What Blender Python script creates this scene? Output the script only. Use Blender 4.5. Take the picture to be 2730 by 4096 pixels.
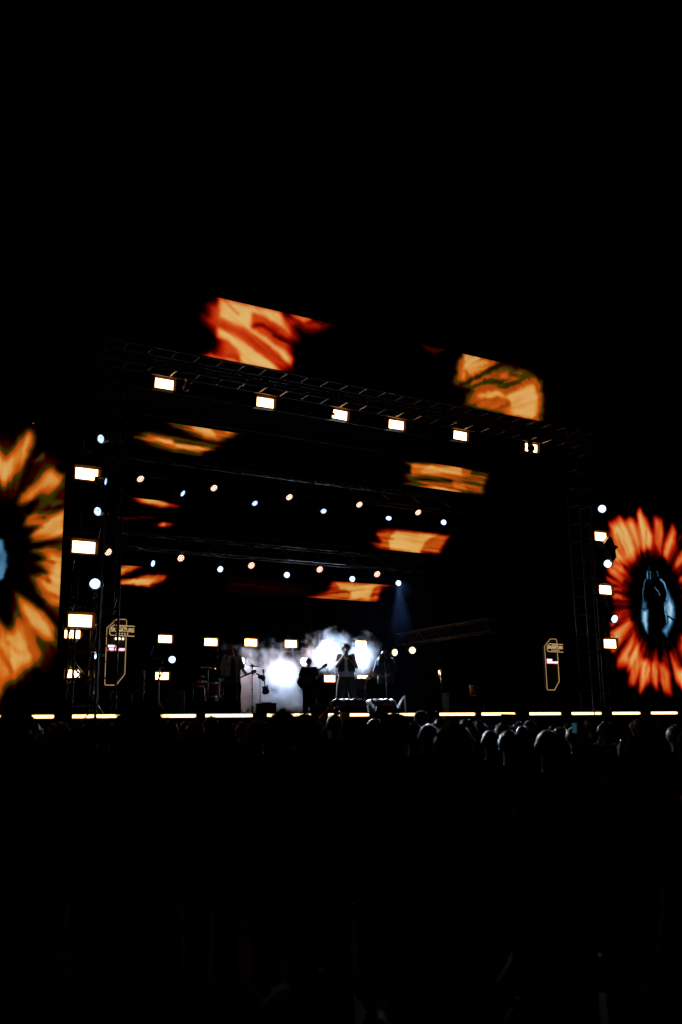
import bpy, bmesh, math, random
import numpy as np
from mathutils import Vector, Matrix
R = math.radians
PI = math.pi
random.seed(7)
for o in list(bpy.data.objects): bpy.data.objects.remove(o)
sc = bpy.context.scene
C = sc.collection

# ------------------------------------------------------------------ camera
F, YAW, PITCH, ROLL, HC, DC = 3894.0, R(31.116), R(12.638), R(-0.87), 1.5, 18.0
fw = Vector((math.sin(YAW)*math.cos(PITCH), math.cos(YAW)*math.cos(PITCH), math.sin(PITCH)))
rt0 = Vector((math.cos(YAW), -math.sin(YAW), 0)); up0 = rt0.cross(fw)
rt = rt0*math.cos(ROLL) + up0*math.sin(ROLL); upv = -rt0*math.sin(ROLL) + up0*math.cos(ROLL)
CAM = Vector((0, -DC, HC))
cd = bpy.data.cameras.new('camera'); cam = bpy.data.objects.new('camera', cd); C.objects.link(cam)
m = Matrix.Identity(4)
for i in range(3):
    m[i][0] = rt[i]; m[i][1] = upv[i]; m[i][2] = -fw[i]; m[i][3] = CAM[i]
cam.matrix_world = m
cd.sensor_fit = 'VERTICAL'; cd.sensor_height = 36; cd.lens = 36*F/4096
cd.clip_start = .05; cd.clip_end = 800
cd.dof.use_dof = True; cd.dof.focus_distance = 23; cd.dof.aperture_fstop = 2.0
sc.camera = cam

def ray(x, y): return fw + rt*((x-1365)/F) - upv*((y-2048)/F)
def at(x, y, Y=0.0):
    """point of the plane at depth Y (metres behind the stage front) seen at photo pixel x, y"""
    d = ray(x, y); return CAM + d*((DC+Y)/d.y)
def atd(x, y, dist):
    d = ray(x, y); return CAM + d*dist
S = 2730/1568
def A(x, y, Y=0.0): return at(x*S, y*S, Y)

# ------------------------------------------------------------------ world, exposure
w = bpy.data.worlds.new('World'); sc.world = w; w.use_nodes = True
nt = w.node_tree; bg = nt.nodes['Background']
sky = nt.nodes.new('ShaderNodeTexSky'); sky.sky_type = 'NISHITA'; sky.sun_disc = False
sky.sun_elevation = R(-12); sky.sun_rotation = R(200)
nt.links.new(sky.outputs[0], bg.inputs[0]); bg.inputs[1].default_value = .0004
sc.view_settings.view_transform = 'Standard'; sc.view_settings.look = 'None'
sc.view_settings.exposure = 0; sc.view_settings.gamma = 1
try:
    sc.cycles.max_bounces = 5; sc.cycles.volume_bounces = 1; sc.cycles.diffuse_bounces = 2
    sc.cycles.glossy_bounces = 2; sc.cycles.use_denoising = True
    sc.cycles.volume_step_rate = 1.0; sc.cycles.sample_clamp_indirect = 3
except Exception: pass

# ------------------------------------------------------------------ materials
def mat(name, col, rough=.6, metal=0, noise=.0, scale=8, bump=0, spec=.5, sheen=0):
    M_ = bpy.data.materials.new(name); M_.use_nodes = True
    n = M_.node_tree; b = n.nodes['Principled BSDF']
    b.inputs['Roughness'].default_value = rough; b.inputs['Metallic'].default_value = metal
    b.inputs['Specular IOR Level'].default_value = spec
    if sheen: b.inputs['Sheen Weight'].default_value = sheen; b.inputs['Sheen Roughness'].default_value = .4
    tc = n.nodes.new('ShaderNodeTexCoord'); nz = n.nodes.new('ShaderNodeTexNoise')
    nz.inputs['Scale'].default_value = scale; nz.inputs['Detail'].default_value = 5
    n.links.new(tc.outputs['Object'], nz.inputs['Vector'])
    cr = n.nodes.new('ShaderNodeValToRGB')
    a = max(0, 1-noise); e = 1+noise
    cr.color_ramp.elements[0].position = .3; cr.color_ramp.elements[1].position = .7
    cr.color_ramp.elements[0].color = (*[c*a for c in col], 1)
    cr.color_ramp.elements[1].color = (*[min(1, c*e) for c in col], 1)
    n.links.new(nz.outputs['Fac'], cr.inputs['Fac']); n.links.new(cr.outputs['Color'], b.inputs['Base Color'])
    if bump:
        bp = n.nodes.new('ShaderNodeBump'); bp.inputs['Strength'].default_value = bump; bp.inputs['Distance'].default_value = .02
        n.links.new(nz.outputs['Fac'], bp.inputs['Height']); n.links.new(bp.outputs['Normal'], b.inputs['Normal'])
    return M_
def emit(name, col, strength, wave=0):
    M_ = bpy.data.materials.new(name); M_.use_nodes = True; n = M_.node_tree
    n.nodes.remove(n.nodes['Principled BSDF'])
    e = n.nodes.new('ShaderNodeEmission'); e.inputs[0].default_value = (*col, 1); e.inputs[1].default_value = strength
    if wave:   # the lens ribs of a lamp: the light varies over the glass
        tc = n.nodes.new('ShaderNodeTexCoord'); nz = n.nodes.new('ShaderNodeTexVoronoi'); nz.inputs['Scale'].default_value = wave
        mr = n.nodes.new('ShaderNodeMapRange'); mr.inputs['From Max'].default_value = .8
        mr.inputs['To Min'].default_value = strength*.35; mr.inputs['To Max'].default_value = strength*1.6
        n.links.new(tc.outputs['Object'], nz.inputs['Vector']); n.links.new(nz.outputs['Distance'], mr.inputs['Value'])
        n.links.new(mr.outputs[0], e.inputs[1])
    n.links.new(e.outputs[0], n.nodes['Material Output'].inputs[0])
    return M_
M = dict(
 ground=mat('ground', (.03,.028,.022), .95, noise=.4, scale=3, bump=.4),
 deck=mat('deck', (.012,.012,.012), .8, noise=.3, spec=.15),
 drape=mat('drape', (.004,.004,.004), 1, noise=.3, spec=0),
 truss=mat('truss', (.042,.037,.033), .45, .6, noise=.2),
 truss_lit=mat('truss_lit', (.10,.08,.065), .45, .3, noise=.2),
 steel=mat('steel', (.5,.5,.5), .3, .9, noise=.15),
 chrome=mat('chrome', (.7,.7,.7), .18, 1, noise=.1),
 blackmet=mat('blackmet', (.018,.018,.018), .5, noise=.3, spec=.3),
 halo_bezel=mat('halo_bezel', (.055,.028,.012), .7, noise=.2, spec=0),  # orange halo of the lamps put into the colour
 pole_brown=mat('pole_brown', (.06,.028,.014), .8, noise=.3, spec=0),
 plastic=mat('plastic', (.02,.02,.022), .55, noise=.3, spec=.3),
 cloth_dark=mat('cloth_dark', (.010,.010,.012), .95, noise=.3, scale=20, spec=0),
 cloth_navy=mat('cloth_navy', (.012,.018,.028), .9, noise=.3, scale=20, spec=0),
 cloth_green=mat('cloth_green', (.012,.02,.015), .95, noise=.3, scale=20, spec=0),
 cloth_white=mat('cloth_white', (.5,.5,.5), .9, noise=.15, scale=15, spec=.2),
 cloth_grey=mat('cloth_grey', (.16,.16,.16), .9, noise=.2, scale=15, spec=.2),
 trousers=mat('trousers', (.05,.052,.042), .9, noise=.3, scale=15, spec=.2),
 vest=mat('vest', (.028,.04,.038), .85, noise=.3, scale=15, spec=.2),
 tarp=mat('tarp', (.42,.50,.53), .35, noise=.6, scale=9, bump=1.0),
 tarp_dark=mat('tarp_dark', (.06,.07,.075), .35, noise=.6, scale=9, bump=1.0),
 skin=mat('skin', (.28,.16,.10), .6, noise=.1),
 hair=mat('hair', (.012,.010,.009), .45, noise=.3, spec=.5),
 hair_bright=mat('hair_bright', (.05,.04,.035), .45, noise=.3, spec=.7),  # lighter, shinier copy of hair, rim light put into the colour
 jacket=mat('jacket', (.04,.06,.09), .8, noise=.3, scale=20, spec=.3, sheen=.3),
 hair_unlit=mat('hair_unlit', (.006,.005,.005), .9, noise=.3, spec=0),  # crowd hair away from the beams, the dark put into the colour
 skin_unlit=mat('skin_unlit', (.16,.09,.055), .8, noise=.1, spec=0),  # dulled matte skin for spectators outside the lit zone
 skin_rimlit=mat('skin_rimlit', (.06,.04,.03), .4, noise=.1, spec=.6),  # glossy skin copy for spectators in the lit zone, shows only rims
 hair_rimlit=mat('hair_rimlit', (.07,.07,.07), .4, noise=.3, spec=.9),  # bright copy of the crowd hair, rim light put into the colour
 red=mat('red', (.5,.03,.02), .6, noise=.2),
 wood=mat('wood', (.25,.09,.03), .35, noise=.4),
 orange=mat('orange', (.55,.2,.06), .7, noise=.3, scale=6),
 brass=mat('brass', (.6,.4,.15), .25, .9, noise=.2),
 card=mat('card', (.35,.27,.2), .8, noise=.2),
 bluecloth=mat('bluecloth', (.03,.14,.2), .8, noise=.3),
 white=mat('white', (.7,.7,.7), .6, noise=.1),
 e_blind=emit('e_blind', (1,.5,.2), 13),
 e_strip=emit('e_strip', (1,.66,.27), 4.2),
 e_par=emit('e_par', (1,.56,.42), 3.6),
 e_par_warm=emit('e_par_warm', (1,.85,.55), 4),
 e_cool=emit('e_cool', (.5,.68,1), 1.4, wave=9),
 e_cool_hot=emit('e_cool_hot', (.45,.64,1), 2.3, wave=9),
 e_hot=emit('e_hot', (.8,.85,1), 14),
 e_gold=emit('e_gold', (1,.58,.22), .55),
 e_goldtext=emit('e_goldtext', (1,.66,.32), .62),
 e_redsign=emit('e_redsign', (.55,.0,.02), .9),
 e_whitesign=emit('e_whitesign', (1,.85,1), 1.6),
 e_dot=emit('e_dot', (1,.85,.6), 3),
 e_phone=emit('e_phone', (.1,.5,.6), .09),
 e_led=emit('e_led', (1,.05,.03), 1.5),
)

# ------------------------------------------------------------------ helpers
class MB:
    def __init__(s): s.v = []; s.f = []
    def add(s, vs, fs, mtx=None):
        b = len(s.v)
        s.v += [tuple(mtx @ Vector(v)) if mtx else tuple(v) for v in vs]; s.f += [tuple(i+b for i in f) for f in fs]
    def box(s, c, d, rz=0, mtx=None, rx=0):
        x, y, z = (k/2 for k in d)
        vs = [(i, j, k) for i in (-x, x) for j in (-y, y) for k in (-z, z)]
        t = Matrix.Translation(Vector(c)) @ Matrix.Rotation(rz, 4, 'Z') @ Matrix.Rotation(rx, 4, 'X')
        if mtx: t = mtx @ t
        s.add(vs, [(0,1,3,2),(4,6,7,5),(0,4,5,1),(2,3,7,6),(0,2,6,4),(1,5,7,3)], t)
    def bbox(s, c, d, b=.02, mtx=None):     # box with chamfered upright and top edges
        x, y, z = (k/2 for k in d); b = min(b, x*.9, y*.9, z*.9)
        def ring(xx, yy, zz): return [(-xx+b,-yy,zz),(xx-b,-yy,zz),(xx,-yy+b,zz),(xx,yy-b,zz),(xx-b,yy,zz),(-xx+b,yy,zz),(-xx,yy-b,zz),(-xx,-yy+b,zz)]
        vs = ring(x-b*.6,y-b*.6,-z)+ring(x,y,-z+b*.6)+ring(x,y,z-b*.6)+ring(x-b*.6,y-b*.6,z)
        fs = [tuple(range(7,-1,-1)), tuple(range(24,32))]
        for r in range(3):
            for i in range(8): fs.append((r*8+i, r*8+(i+1)%8, (r+1)*8+(i+1)%8, (r+1)*8+i))
        t = Matrix.Translation(Vector(c)); s.add(vs, fs, mtx @ t if mtx else t)
    def tube(s, p, q, r, n=6, r2=None):
        p = Vector(p); q = Vector(q); d = q-p
        if d.length < 1e-6: return
        r2 = r if r2 is None else r2
        M3 = d.to_track_quat('Z', 'Y').to_matrix().to_4x4(); M3.translation = p
        L = d.length
        vs = [(r*math.cos(2*PI*i/n), r*math.sin(2*PI*i/n), 0) for i in range(n)] + [(r2*math.cos(2*PI*i/n), r2*math.sin(2*PI*i/n), L) for i in range(n)]
        s.add(vs, [(i, (i+1)%n, n+(i+1)%n, n+i) for i in range(n)] + [tuple(range(n-1,-1,-1)), tuple(range(n, 2*n))], M3)
    def poly(s, pts, r, n=6):
        for a, b in zip(pts, pts[1:]): s.tube(a, b, r, n)
    def lathe(s, prof, n=16, mtx=None):     # profile of (radius, z) turned about z
        vs = []; fs = []
        for r, z in prof:
            for i in range(n): vs.append((r*math.cos(2*PI*i/n), r*math.sin(2*PI*i/n), z))
        for k in range(len(prof)-1):
            for i in range(n): fs.append((k*n+i, k*n+(i+1)%n, (k+1)*n+(i+1)%n, (k+1)*n+i))
        fs.append(tuple(range(n-1,-1,-1))); fs.append(tuple((len(prof)-1)*n+i for i in range(n)))
        s.add(vs, fs, mtx)
    def prism(s, pts, y0, y1, mtx=None):    # outline in x,z given thickness in y
        n = len(pts)
        vs = [(x, y0, z) for x, z in pts]+[(x, y1, z) for x, z in pts]
        s.add(vs, [tuple(range(n)), tuple(range(2*n-1, n-1, -1))]+[(i, n+i, n+(i+1)%n, (i+1)%n) for i in range(n)], mtx)
    def ball(s, c, rx, ry=None, rz=None, n=12, m_=8, mtx=None):
        ry = ry or rx; rz = rz or rx; vs = []; fs = []
        for j in range(m_+1):
            t = PI*(j+.001)/(m_+.002)
            for i in range(n):
                a = 2*PI*i/n; vs.append((c[0]+rx*math.sin(t)*math.cos(a), c[1]+ry*math.sin(t)*math.sin(a), c[2]+rz*math.cos(t)))
        for j in range(m_):
            for i in range(n): fs.append((j*n+i, (j+1)*n+i, (j+1)*n+(i+1)%n, j*n+(i+1)%n))
        s.add(vs, fs, mtx)
    def mesh(s, name):
        me = bpy.data.meshes.new(name); me.from_pydata(s.v, [], s.f); me.update(); return me
    def build(s, name, material, parent=None, loc=None, smooth=False):
        return link(name, s.mesh(name), material, parent, loc, smooth)
def link(name, me, material=None, parent=None, loc=None, smooth=False):
    if material and not me.materials: me.materials.append(material)
    if smooth:
        for p in me.polygons: p.use_smooth = True
    o = bpy.data.objects.new(name, me); C.objects.link(o)
    if parent: o.parent = parent
    if loc is not None: o.location = loc
    return o
def tag(o, label=None, cat=None, group=None, kind=None):
    if label: o['label'] = label
    if cat: o['category'] = cat
    if group: o['group'] = group
    if kind: o['kind'] = kind
    return o
def thing(name, label, cat, loc=(0,0,0), rz=0, group=None):
    o = bpy.data.objects.new(name, None); C.objects.link(o); o.empty_display_size = .1
    o.location = loc; o.rotation_euler = (0,0,rz); return tag(o, label, cat, group)
def copy_tree(o, parent=None):
    c = o.copy(); C.objects.link(c)
    if parent: c.parent = parent
    for ch in list(o.children): copy_tree(ch, c)
    return c
_proto = {}
def place(key, maker, loc, rz, label, group=None, scale=1):
    """first use moves the source itself, every later use copies it and its parts"""
    if key not in _proto: _proto[key] = [maker(), False]
    p, used = _proto[key]
    o = p
    if used: o = copy_tree(p)
    _proto[key][1] = True
    o.location = loc
    if isinstance(rz, (int, float)): o.rotation_euler = (0,0,rz)
    else: o.rotation_euler = rz
    o.scale = (scale,)*3
    o['label'] = label
    if group: o['group'] = group
    return o

# ------------------------------------------------------------------ the ground and the stage
GZ = 0.0; DECK = 1.86
g = MB(); n = 60
vs = []; fs = []
for j in range(n+1):
    for i in range(n+1):
        x = (i/n-.5)*600+10; y = (j/n-.5)*600
        vs.append((x, y, -.03*abs(math.sin(x*.3)*math.cos(y*.21))))
for j in range(n):
    for i in range(n): a = j*(n+1)+i; fs.append((a, a+1, a+n+2, a+n+1))
g.add(vs, fs); tag(g.build('ground', M['ground']), 'dark trampled field under the crowd', kind='structure')

XL, XR = 5.35, 19.1            # opening of the stage
st = thing('stage', 'black stage platform with a dark skirt carrying the whole show', 'stage', (12, 5, 0))
q = MB(); q.box((0, 0, DECK-.06), (36, 10.1, .12)); q.build('deck', M['deck'], st)
q = MB()                        # pleated skirt
pts = []
for i in range(721): pts.append((-18+i*.05, -4.98 + .03*math.sin(i*1.3)))
vs = [(x, y, .02) for x, y in pts]+[(x, y, DECK-.13) for x, y in pts]; k = len(pts)
q.add(vs, [(i, i+1, k+i+1, k+i) for i in range(k-1)]); q.build('skirt', M['drape'], st, smooth=True)
q = MB(); q.box((0, -5.03, DECK-.03), (36, .04, .05)); q.build('edge_rail', M['blackmet'], st)
q = MB()
for i in range(19): q.tube((-17.8+i*1.98, -4.7, 0), (-17.8+i*1.98, -4.7, DECK-.12), .03)
q.build('leg_row', M['truss'], st)

def curtain(name, label, x0, y0, x1, y1, z0, z1):
    q = MB(); L = math.hypot(x1-x0, y1-y0); k = int(L/.07)
    nx, ny = -(y1-y0)/L, (x1-x0)/L; vs = []
    for zz in (z0, z1):
        for i in range(k+1):
            t = i/k; a = .05*math.sin(i*.9+math.sin(i*.23)*2); vs.append((x0+(x1-x0)*t+nx*a, y0+(y1-y0)*t+ny*a, zz))
    q.add(vs, [(i, i+1, k+2+i, k+1+i) for i in range(k)])
    return tag(q.build(name, M['drape'], smooth=True), label, 'curtain')
curtain('back_curtain', 'black pleated backdrop curtain closing the rear of the stage', 3, 10.9, 24, 10.9, 0, 9.6)
curtain('side_curtain', 'black wing curtain behind the near tower of lamps', 4.4, .9, 4.4, 10.8, 0, 9.6)
curtain('side_curtain', 'black wing curtain along the far side of the stage', 22.5, .9, 22.5, 10.8, 0, 9.6)
rf = thing('stage_roof', 'black canvas roof stretched over the stage', 'roof', (13.4, 6.1, 9.75))
q = MB(); q.box((0, 0, 0), (19, 9.8, .06)); q.build('canopy', M['drape'], rf)
q = MB()
for i in range(6): q.tube((-9.2, -4.6+i*1.9, -.12), (9.2, -4.6+i*1.9, -.12), .05)
q.build('rafter', M['blackmet'], rf)

# ------------------------------------------------------------------ trusses
def truss(name, label, A_, B_, size=.42, bay=.5, up=Vector((0,0,1)), r=.024, flat=False, mat_=None):
    A_ = Vector(A_); B_ = Vector(B_); d = (B_-A_); L = d.length; d.normalize()
    s_ = d.cross(up).normalized(); u_ = s_.cross(d).normalized(); h = size/2
    t = thing(name, label, 'truss', A_)
    ch = MB(); lc = MB()
    cs = [(h, h), (h, -h), (-h, -h), (-h, h)]
    def P(k, c): return d*k + s_*c[0] + u_*c[1]
    for c in cs: ch.tube(P(0, c), P(L, c), r, 8)
    nb = max(1, round(L/bay)); b = L/nb
    for i in range(nb+1):
        for j in range(4): lc.tube(P(i*b, cs[j]), P(i*b, cs[(j+1)%4]), r*.55, 6)
    for i in range(nb):
        for j in range(4):
            a, e = (cs[j], cs[(j+1)%4]) if i%2 else (cs[(j+1)%4], cs[j])
            if not flat: lc.tube(P(i*b, a), P((i+1)*b, e), r*.5, 6)
    ch.build('chord', mat_ or M['truss'], t); lc.build('lacing', mat_ or M['truss'], t)
    return t
fl = A(230, 830, 0); fr = A(1330, 1010, 0)
TZ = A(780, 925, 0).z
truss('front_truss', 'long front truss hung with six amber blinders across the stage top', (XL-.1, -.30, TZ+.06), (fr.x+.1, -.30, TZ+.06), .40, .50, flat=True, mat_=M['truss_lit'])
truss('header_truss', 'upper truss carrying the big banner screen above the front lamps', (XL-.1, .62, TZ+.50), (fr.x, .62, TZ+.50), .3, .6)
truss('tower_truss', 'near front tower truss behind the column of amber lamps', (5.25, .05, 0), (5.25, .05, 10.0), .44, .5, up=Vector((0,1,0)))
truss('tower_truss', 'inner near tower truss beside the gold outlined sign', (5.95, .9, DECK), (5.95, .9, 9.4), .36, .5, up=Vector((0,1,0)))
tp = A(1345, 1300, 0)
truss('tower_truss', 'far front tower truss like a thin ladder by the far eye screen', (tp.x, .05, 0), (tp.x, .05, 9.0), .40, .47, up=Vector((0,1,0)), flat=True)
tp2 = A(1392, 1500, 0)
truss('tower_truss', 'outermost far tower truss holding three amber lamps', (tp2.x+.2, .15, 0), (tp2.x+.2, .15, 7.0), .3, .6, up=Vector((0,1,0)), flat=True)
zb = A(560, 1272, 7.5).z
truss('lamp_truss', 'low rear truss over the lower row of round lamps', (7.0, 7.5, zb+.1), (18.5, 7.5, zb+.1), .4, .55)
za = A(560, 1110, 4.6).z
truss('lamp_truss', 'middle truss over the upper row of round lamps', (6.2, 4.6, za+.12), (19, 4.6, za+.12), .4, .55)
truss('side_truss', 'slanting looking wing truss above the two round lamps at the far side', at(1601, 2560, 9.6), at(1985, 2498, 4.4), .38, .45)

# ------------------------------------------------------------------ LED screens with a flame and eye picture
def ramp(n, stops):
    cr = n.nodes.new('ShaderNodeValToRGB'); r_ = cr.color_ramp; r_.interpolation = 'LINEAR'
    while len(r_.elements) < len(stops): r_.elements.new(.5)
    for e, (p, c) in zip(r_.elements, stops): e.position = p
    for e, (p, c) in zip(r_.elements, stops): e.position = p; e.color = (*c, 1)
    return cr
def lin(*c): return tuple(((x/255)/12.92 if x <= 10 else ((x/255+.055)/1.055)**2.4) for x in c)
def bands(cols, pos):
    st_ = [(0, (0,0,0))]
    prev = (0,0,0)
    for c, p in zip(cols, pos):
        st_.append((p-.02, prev)); st_.append((p+.02, c)); prev = c
    return st_
RAMPS = dict(
 green=[(0,(0,0,0)),(.06,lin(14,0,0)),(.14,lin(50,4,0)),(.22,lin(50,44,2)),(.31,lin(70,52,3)),(.38,lin(160,62,8)),(.55,lin(196,88,16)),(.66,lin(206,118,36)),(.74,lin(212,140,58)),(1,lin(220,166,92))],
 mix=[(0,(0,0,0)),(.06,lin(20,0,0)),(.14,lin(80,5,0)),(.26,lin(150,26,3)),(.38,lin(186,74,12)),(.5,lin(196,104,28)),(.66,lin(212,142,56)),(1,lin(224,172,96))],
 red=[(0,(0,0,0)),(.06,lin(20,0,0)),(.16,lin(84,4,0)),(.28,lin(166,22,3)),(.40,lin(196,56,12)),(.54,lin(210,92,34)),(.70,lin(220,130,62)),(.84,lin(222,156,84)),(1,lin(222,178,104))],
)
def screen_mat(name, rampkey, seam=.5):
    M_ = bpy.data.materials.new(name); M_.use_nodes = True; n = M_.node_tree; L = n.links.new
    n.nodes.remove(n.nodes['Principled BSDF'])
    at_ = n.nodes.new('ShaderNodeAttribute'); at_.attribute_name = 'glow'
    ab = n.nodes.new('ShaderNodeAttribute'); ab.attribute_name = 'blue'
    cr = ramp(n, RAMPS[rampkey]); L(at_.outputs['Fac'], cr.inputs['Fac'])
    cb = ramp(n, [(0,(0,0,0)),(.2,lin(6,22,34)),(.5,lin(52,96,130)),(.8,lin(110,160,188)),(1,lin(170,210,228))]); L(ab.outputs['Fac'], cb.inputs['Fac'])
    ad = n.nodes.new('ShaderNodeMixRGB'); ad.blend_type = 'ADD'; ad.inputs[0].default_value = 1
    L(cr.outputs[0], ad.inputs[1]); L(cb.outputs[0], ad.inputs[2])
    # module brightness differs a little from cabinet to cabinet, fine scan lines
    tc = n.nodes.new('ShaderNodeTexCoord')
    br = n.nodes.new('ShaderNodeTexWhiteNoise'); br.noise_dimensions = '3D'
    sn = n.nodes.new('ShaderNodeVectorMath'); sn.operation = 'SNAP'; sn.inputs[1].default_value = (seam, 1e3, seam)
    L(tc.outputs['Object'], sn.inputs[0]); L(sn.outputs[0], br.inputs['Vector'])
    mr = n.nodes.new('ShaderNodeMapRange'); mr.inputs['To Min'].default_value = .93; mr.inputs['To Max'].default_value = 1.04
    L(br.outputs['Value'], mr.inputs['Value'])
    em = n.nodes.new('ShaderNodeEmission'); L(ad.outputs[0], em.inputs[0]); L(mr.outputs[0], em.inputs[1])
    df = n.nodes.new('ShaderNodeBsdfDiffuse'); df.inputs[0].default_value = (.004,.004,.004,1)
    sh = n.nodes.new('ShaderNodeAddShader'); L(em.outputs[0], sh.inputs[0]); L(df.outputs[0], sh.inputs[1])
    L(sh.outputs[0], n.nodes['Material Output'].inputs[0])
    return M_
M['scr_green'] = screen_mat('scr_green', 'green'); M['scr_red'] = screen_mat('scr_red', 'red'); M['scr_mix'] = screen_mat('scr_mix', 'mix')

def sd_poly(px, pz, poly):
    d = np.full(px.shape, 1e9); ins = np.zeros(px.shape, bool); n = len(poly)
    for i in range(n):
        ax, az = poly[i]; bx, bz = poly[(i+1)%n]; ex, ez = bx-ax, bz-az
        L2 = ex*ex+ez*ez+1e-12; t = np.clip(((px-ax)*ex+(pz-az)*ez)/L2, 0, 1)
        d = np.minimum(d, np.hypot(px-ax-t*ex, pz-az-t*ez))
        c = ((az > pz) != (bz > pz)) & (px < (bx-ax)*(pz-az)/(bz-az+1e-12)+ax); ins ^= c
    return np.where(ins, d, -d)
def d_line(px, pz, pts):
    d = np.full(px.shape, 1e9)
    for (ax, az), (bx, bz) in zip(pts, pts[1:]):
        ex, ez = bx-ax, bz-az; t = np.clip(((px-ax)*ex+(pz-az)*ez)/(ex*ex+ez*ez+1e-12), 0, 1)
        d = np.minimum(d, np.hypot(px-ax-t*ex, pz-az-t*ez))
    return d
def vnoise(x, seed=0):
    i = np.floor(x).astype(int); f = x-i; f = f*f*(3-2*f)
    def h(k): return np.modf(np.abs(np.sin(k*127.1+seed*311.7)*43758.5453))[0]
    return h(i)*(1-f)+h(i+1)*f
def vnoise2(x, y, seed=0):
    i = np.floor(x).astype(int); j = np.floor(y).astype(int); f = x-i; g_ = y-j; f = f*f*(3-2*f); g_ = g_*g_*(3-2*g_)
    def h(a, b): return np.modf(np.abs(np.sin(a*127.1+b*269.5+seed*311.7)*43758.5453))[0]
    return (h(i,j)*(1-f)+h(i+1,j)*f)*(1-g_)+(h(i,j+1)*(1-f)+h(i+1,j+1)*f)*g_

SOFT = 1.0; OFFS = .12; BLUR = .07
def screen(name, label, x0, x1, z0, z1, Y, res, crop, ops, material, mirror=None, warp=.02, radial=None, streak=0, cat='screen', flow=None):
    """ops are shapes read off the photo, brought on to the plane of the screen"""
    cx0, cy0, cs = crop
    def cv(p): v = at(cx0+p[0]/cs, cy0+p[1]/cs, Y); return (v.x, v.z)
    sc1 = (cv((1, 0))[0]-cv((0, 0))[0])
    nx = int((x1-x0)/res)+1; nz = int((z1-z0)/res)+1
    gx, gz = np.meshgrid(np.linspace(x0, x1, nx), np.linspace(z0, z1, nz))
    qx, qz = gx.copy(), gz.copy()
    if mirror is not None:
        m0, side = mirror
        qx = np.where((qx-m0)*side > 0, 2*m0-qx, qx)
    wx = warp*(vnoise2(qx*9, qz*9, 1)-.5)*2+warp*.7*(vnoise2(qx*26, qz*26, 2)-.5); wz = warp*(vnoise2(qx*9, qz*9, 3)-.5)*2+warp*.7*(vnoise2(qx*26, qz*26, 5)-.5)
    px, pz = qx+wx, qz+wz
    V = np.zeros(px.shape); B = np.zeros(px.shape)
    for op in ops:
        k = op[0]; pts = [cv(p) for p in op[1]]
        if k == 'p':      # petal: brightness grows from the rim inwards
            soft = op[2]*sc1*SOFT; lev = op[3] if len(op) > 3 else 1
            V = np.maximum(V, lev*np.clip(sd_poly(px, pz, pts)/soft+OFFS, 0, 1))
        elif k == 's':    # streak
            wd = op[2]*sc1; lev = op[3]; V = np.maximum(V, lev*np.clip(1.2-d_line(px, pz, pts)/wd, 0, 1))
        elif k == 'c':    # darker streak cut into what is there
            wd = op[2]*sc1*1.9; lev = op[3]+.06; dd = np.clip(d_line(px, pz, pts)/wd-.1, 0, 1); dd = dd*dd*(3-2*dd); V = np.minimum(V, lev+(1-lev)*dd)
        elif k == 'r':    # dim red ring between the petals
            rr_ = np.hypot((px-pts[0][0])*1.25, pz-pts[0][1]); V = np.maximum(V, op[4]*np.clip((rr_-op[2])/.35, 0, 1)*np.clip((op[3]-rr_)/.35, 0, 1))
        elif k == 'b':
            B = np.maximum(B, op[3]*np.clip(sd_poly(px, pz, pts)/(op[2]*sc1)+.25, 0, 1))
        elif k == 'bs':
            B = np.maximum(B, op[3]*np.clip(1.3-d_line(px, pz, pts)/(op[2]*sc1), 0, 1))
        elif k == 'bc':
            B = B*np.clip(d_line(px, pz, pts)/(op[2]*sc1)-.5, 0, 1)
    if radial:
        c = cv(radial[0]); asp = radial[2] if len(radial) > 2 else 1
        an = np.arctan2(pz-c[1], (px-c[0])*asp); rr = np.hypot(pz-c[1], px-c[0])
        V = np.where(V > .03, V - radial[1]*np.clip(vnoise(an*22+rr*1.2, 4)*.7+vnoise(an*60, 8)*.3-.40, 0, 1)*2, V)
    kb = max(1, int(BLUR/res))
    if kb > 1:
        for ax_ in (0, 1, 0, 1):
            acc = np.zeros_like(V)
            for sh in range(-(kb//2), kb//2+1): 
                idx_ = np.clip(np.arange(V.shape[ax_])+sh, 0, V.shape[ax_]-1); acc += np.take(V, idx_, axis=ax_)
            V = acc/(2*(kb//2)+1)
    if flow:                      # brush like streaks along the flames
        fx, fz, fa, fl_, am = flow; a_ = (px*-fz+pz*fx); l_ = (px*fx+pz*fz)
        nn = vnoise2(l_*fl_, a_*fa, 11)*.6+vnoise2(l_*fl_*1.7, a_*fa*2.6, 12)*.4
        V = V*(1-am+am*1.7*nn)+V*.08
    if radial:
        nn = vnoise2(an*9, rr*1.3, 13)*.55+vnoise2(an*24, rr*2.2, 14)*.45; V = V*(.62+.72*nn)
    if streak:
        V = np.where(V > .03, V - streak*(vnoise(pz*28+px*.8, 6)-.35), V)
        V = V*(1-.0*px)
    B = B*(.75+.5*vnoise2(px*8, pz*5, 9))
    V = np.clip(V, 0, 1)
    ex = (x0+x1)/2; ez = (z0+z1)/2
    t = thing(name, label, cat, (ex, Y, ez))
    vs = np.stack([gx.ravel()-ex, np.full(gx.size, -.06), gz.ravel()-ez], 1)
    idx = np.arange(nx*nz).reshape(nz, nx)
    fs = np.stack([idx[:-1,:-1].ravel(), idx[:-1,1:].ravel(), idx[1:,1:].ravel(), idx[1:,:-1].ravel()], 1)
    me = bpy.data.meshes.new('display'); me.from_pydata(vs.tolist(), [], fs.tolist())
    for nm, arr in (('glow', V), ('blue', B)):
        a = me.attributes.new(nm, 'FLOAT', 'POINT'); a.data.foreach_set('value', arr.ravel().astype(np.float32))
    me.update(); link('display', me, material, t)
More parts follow.
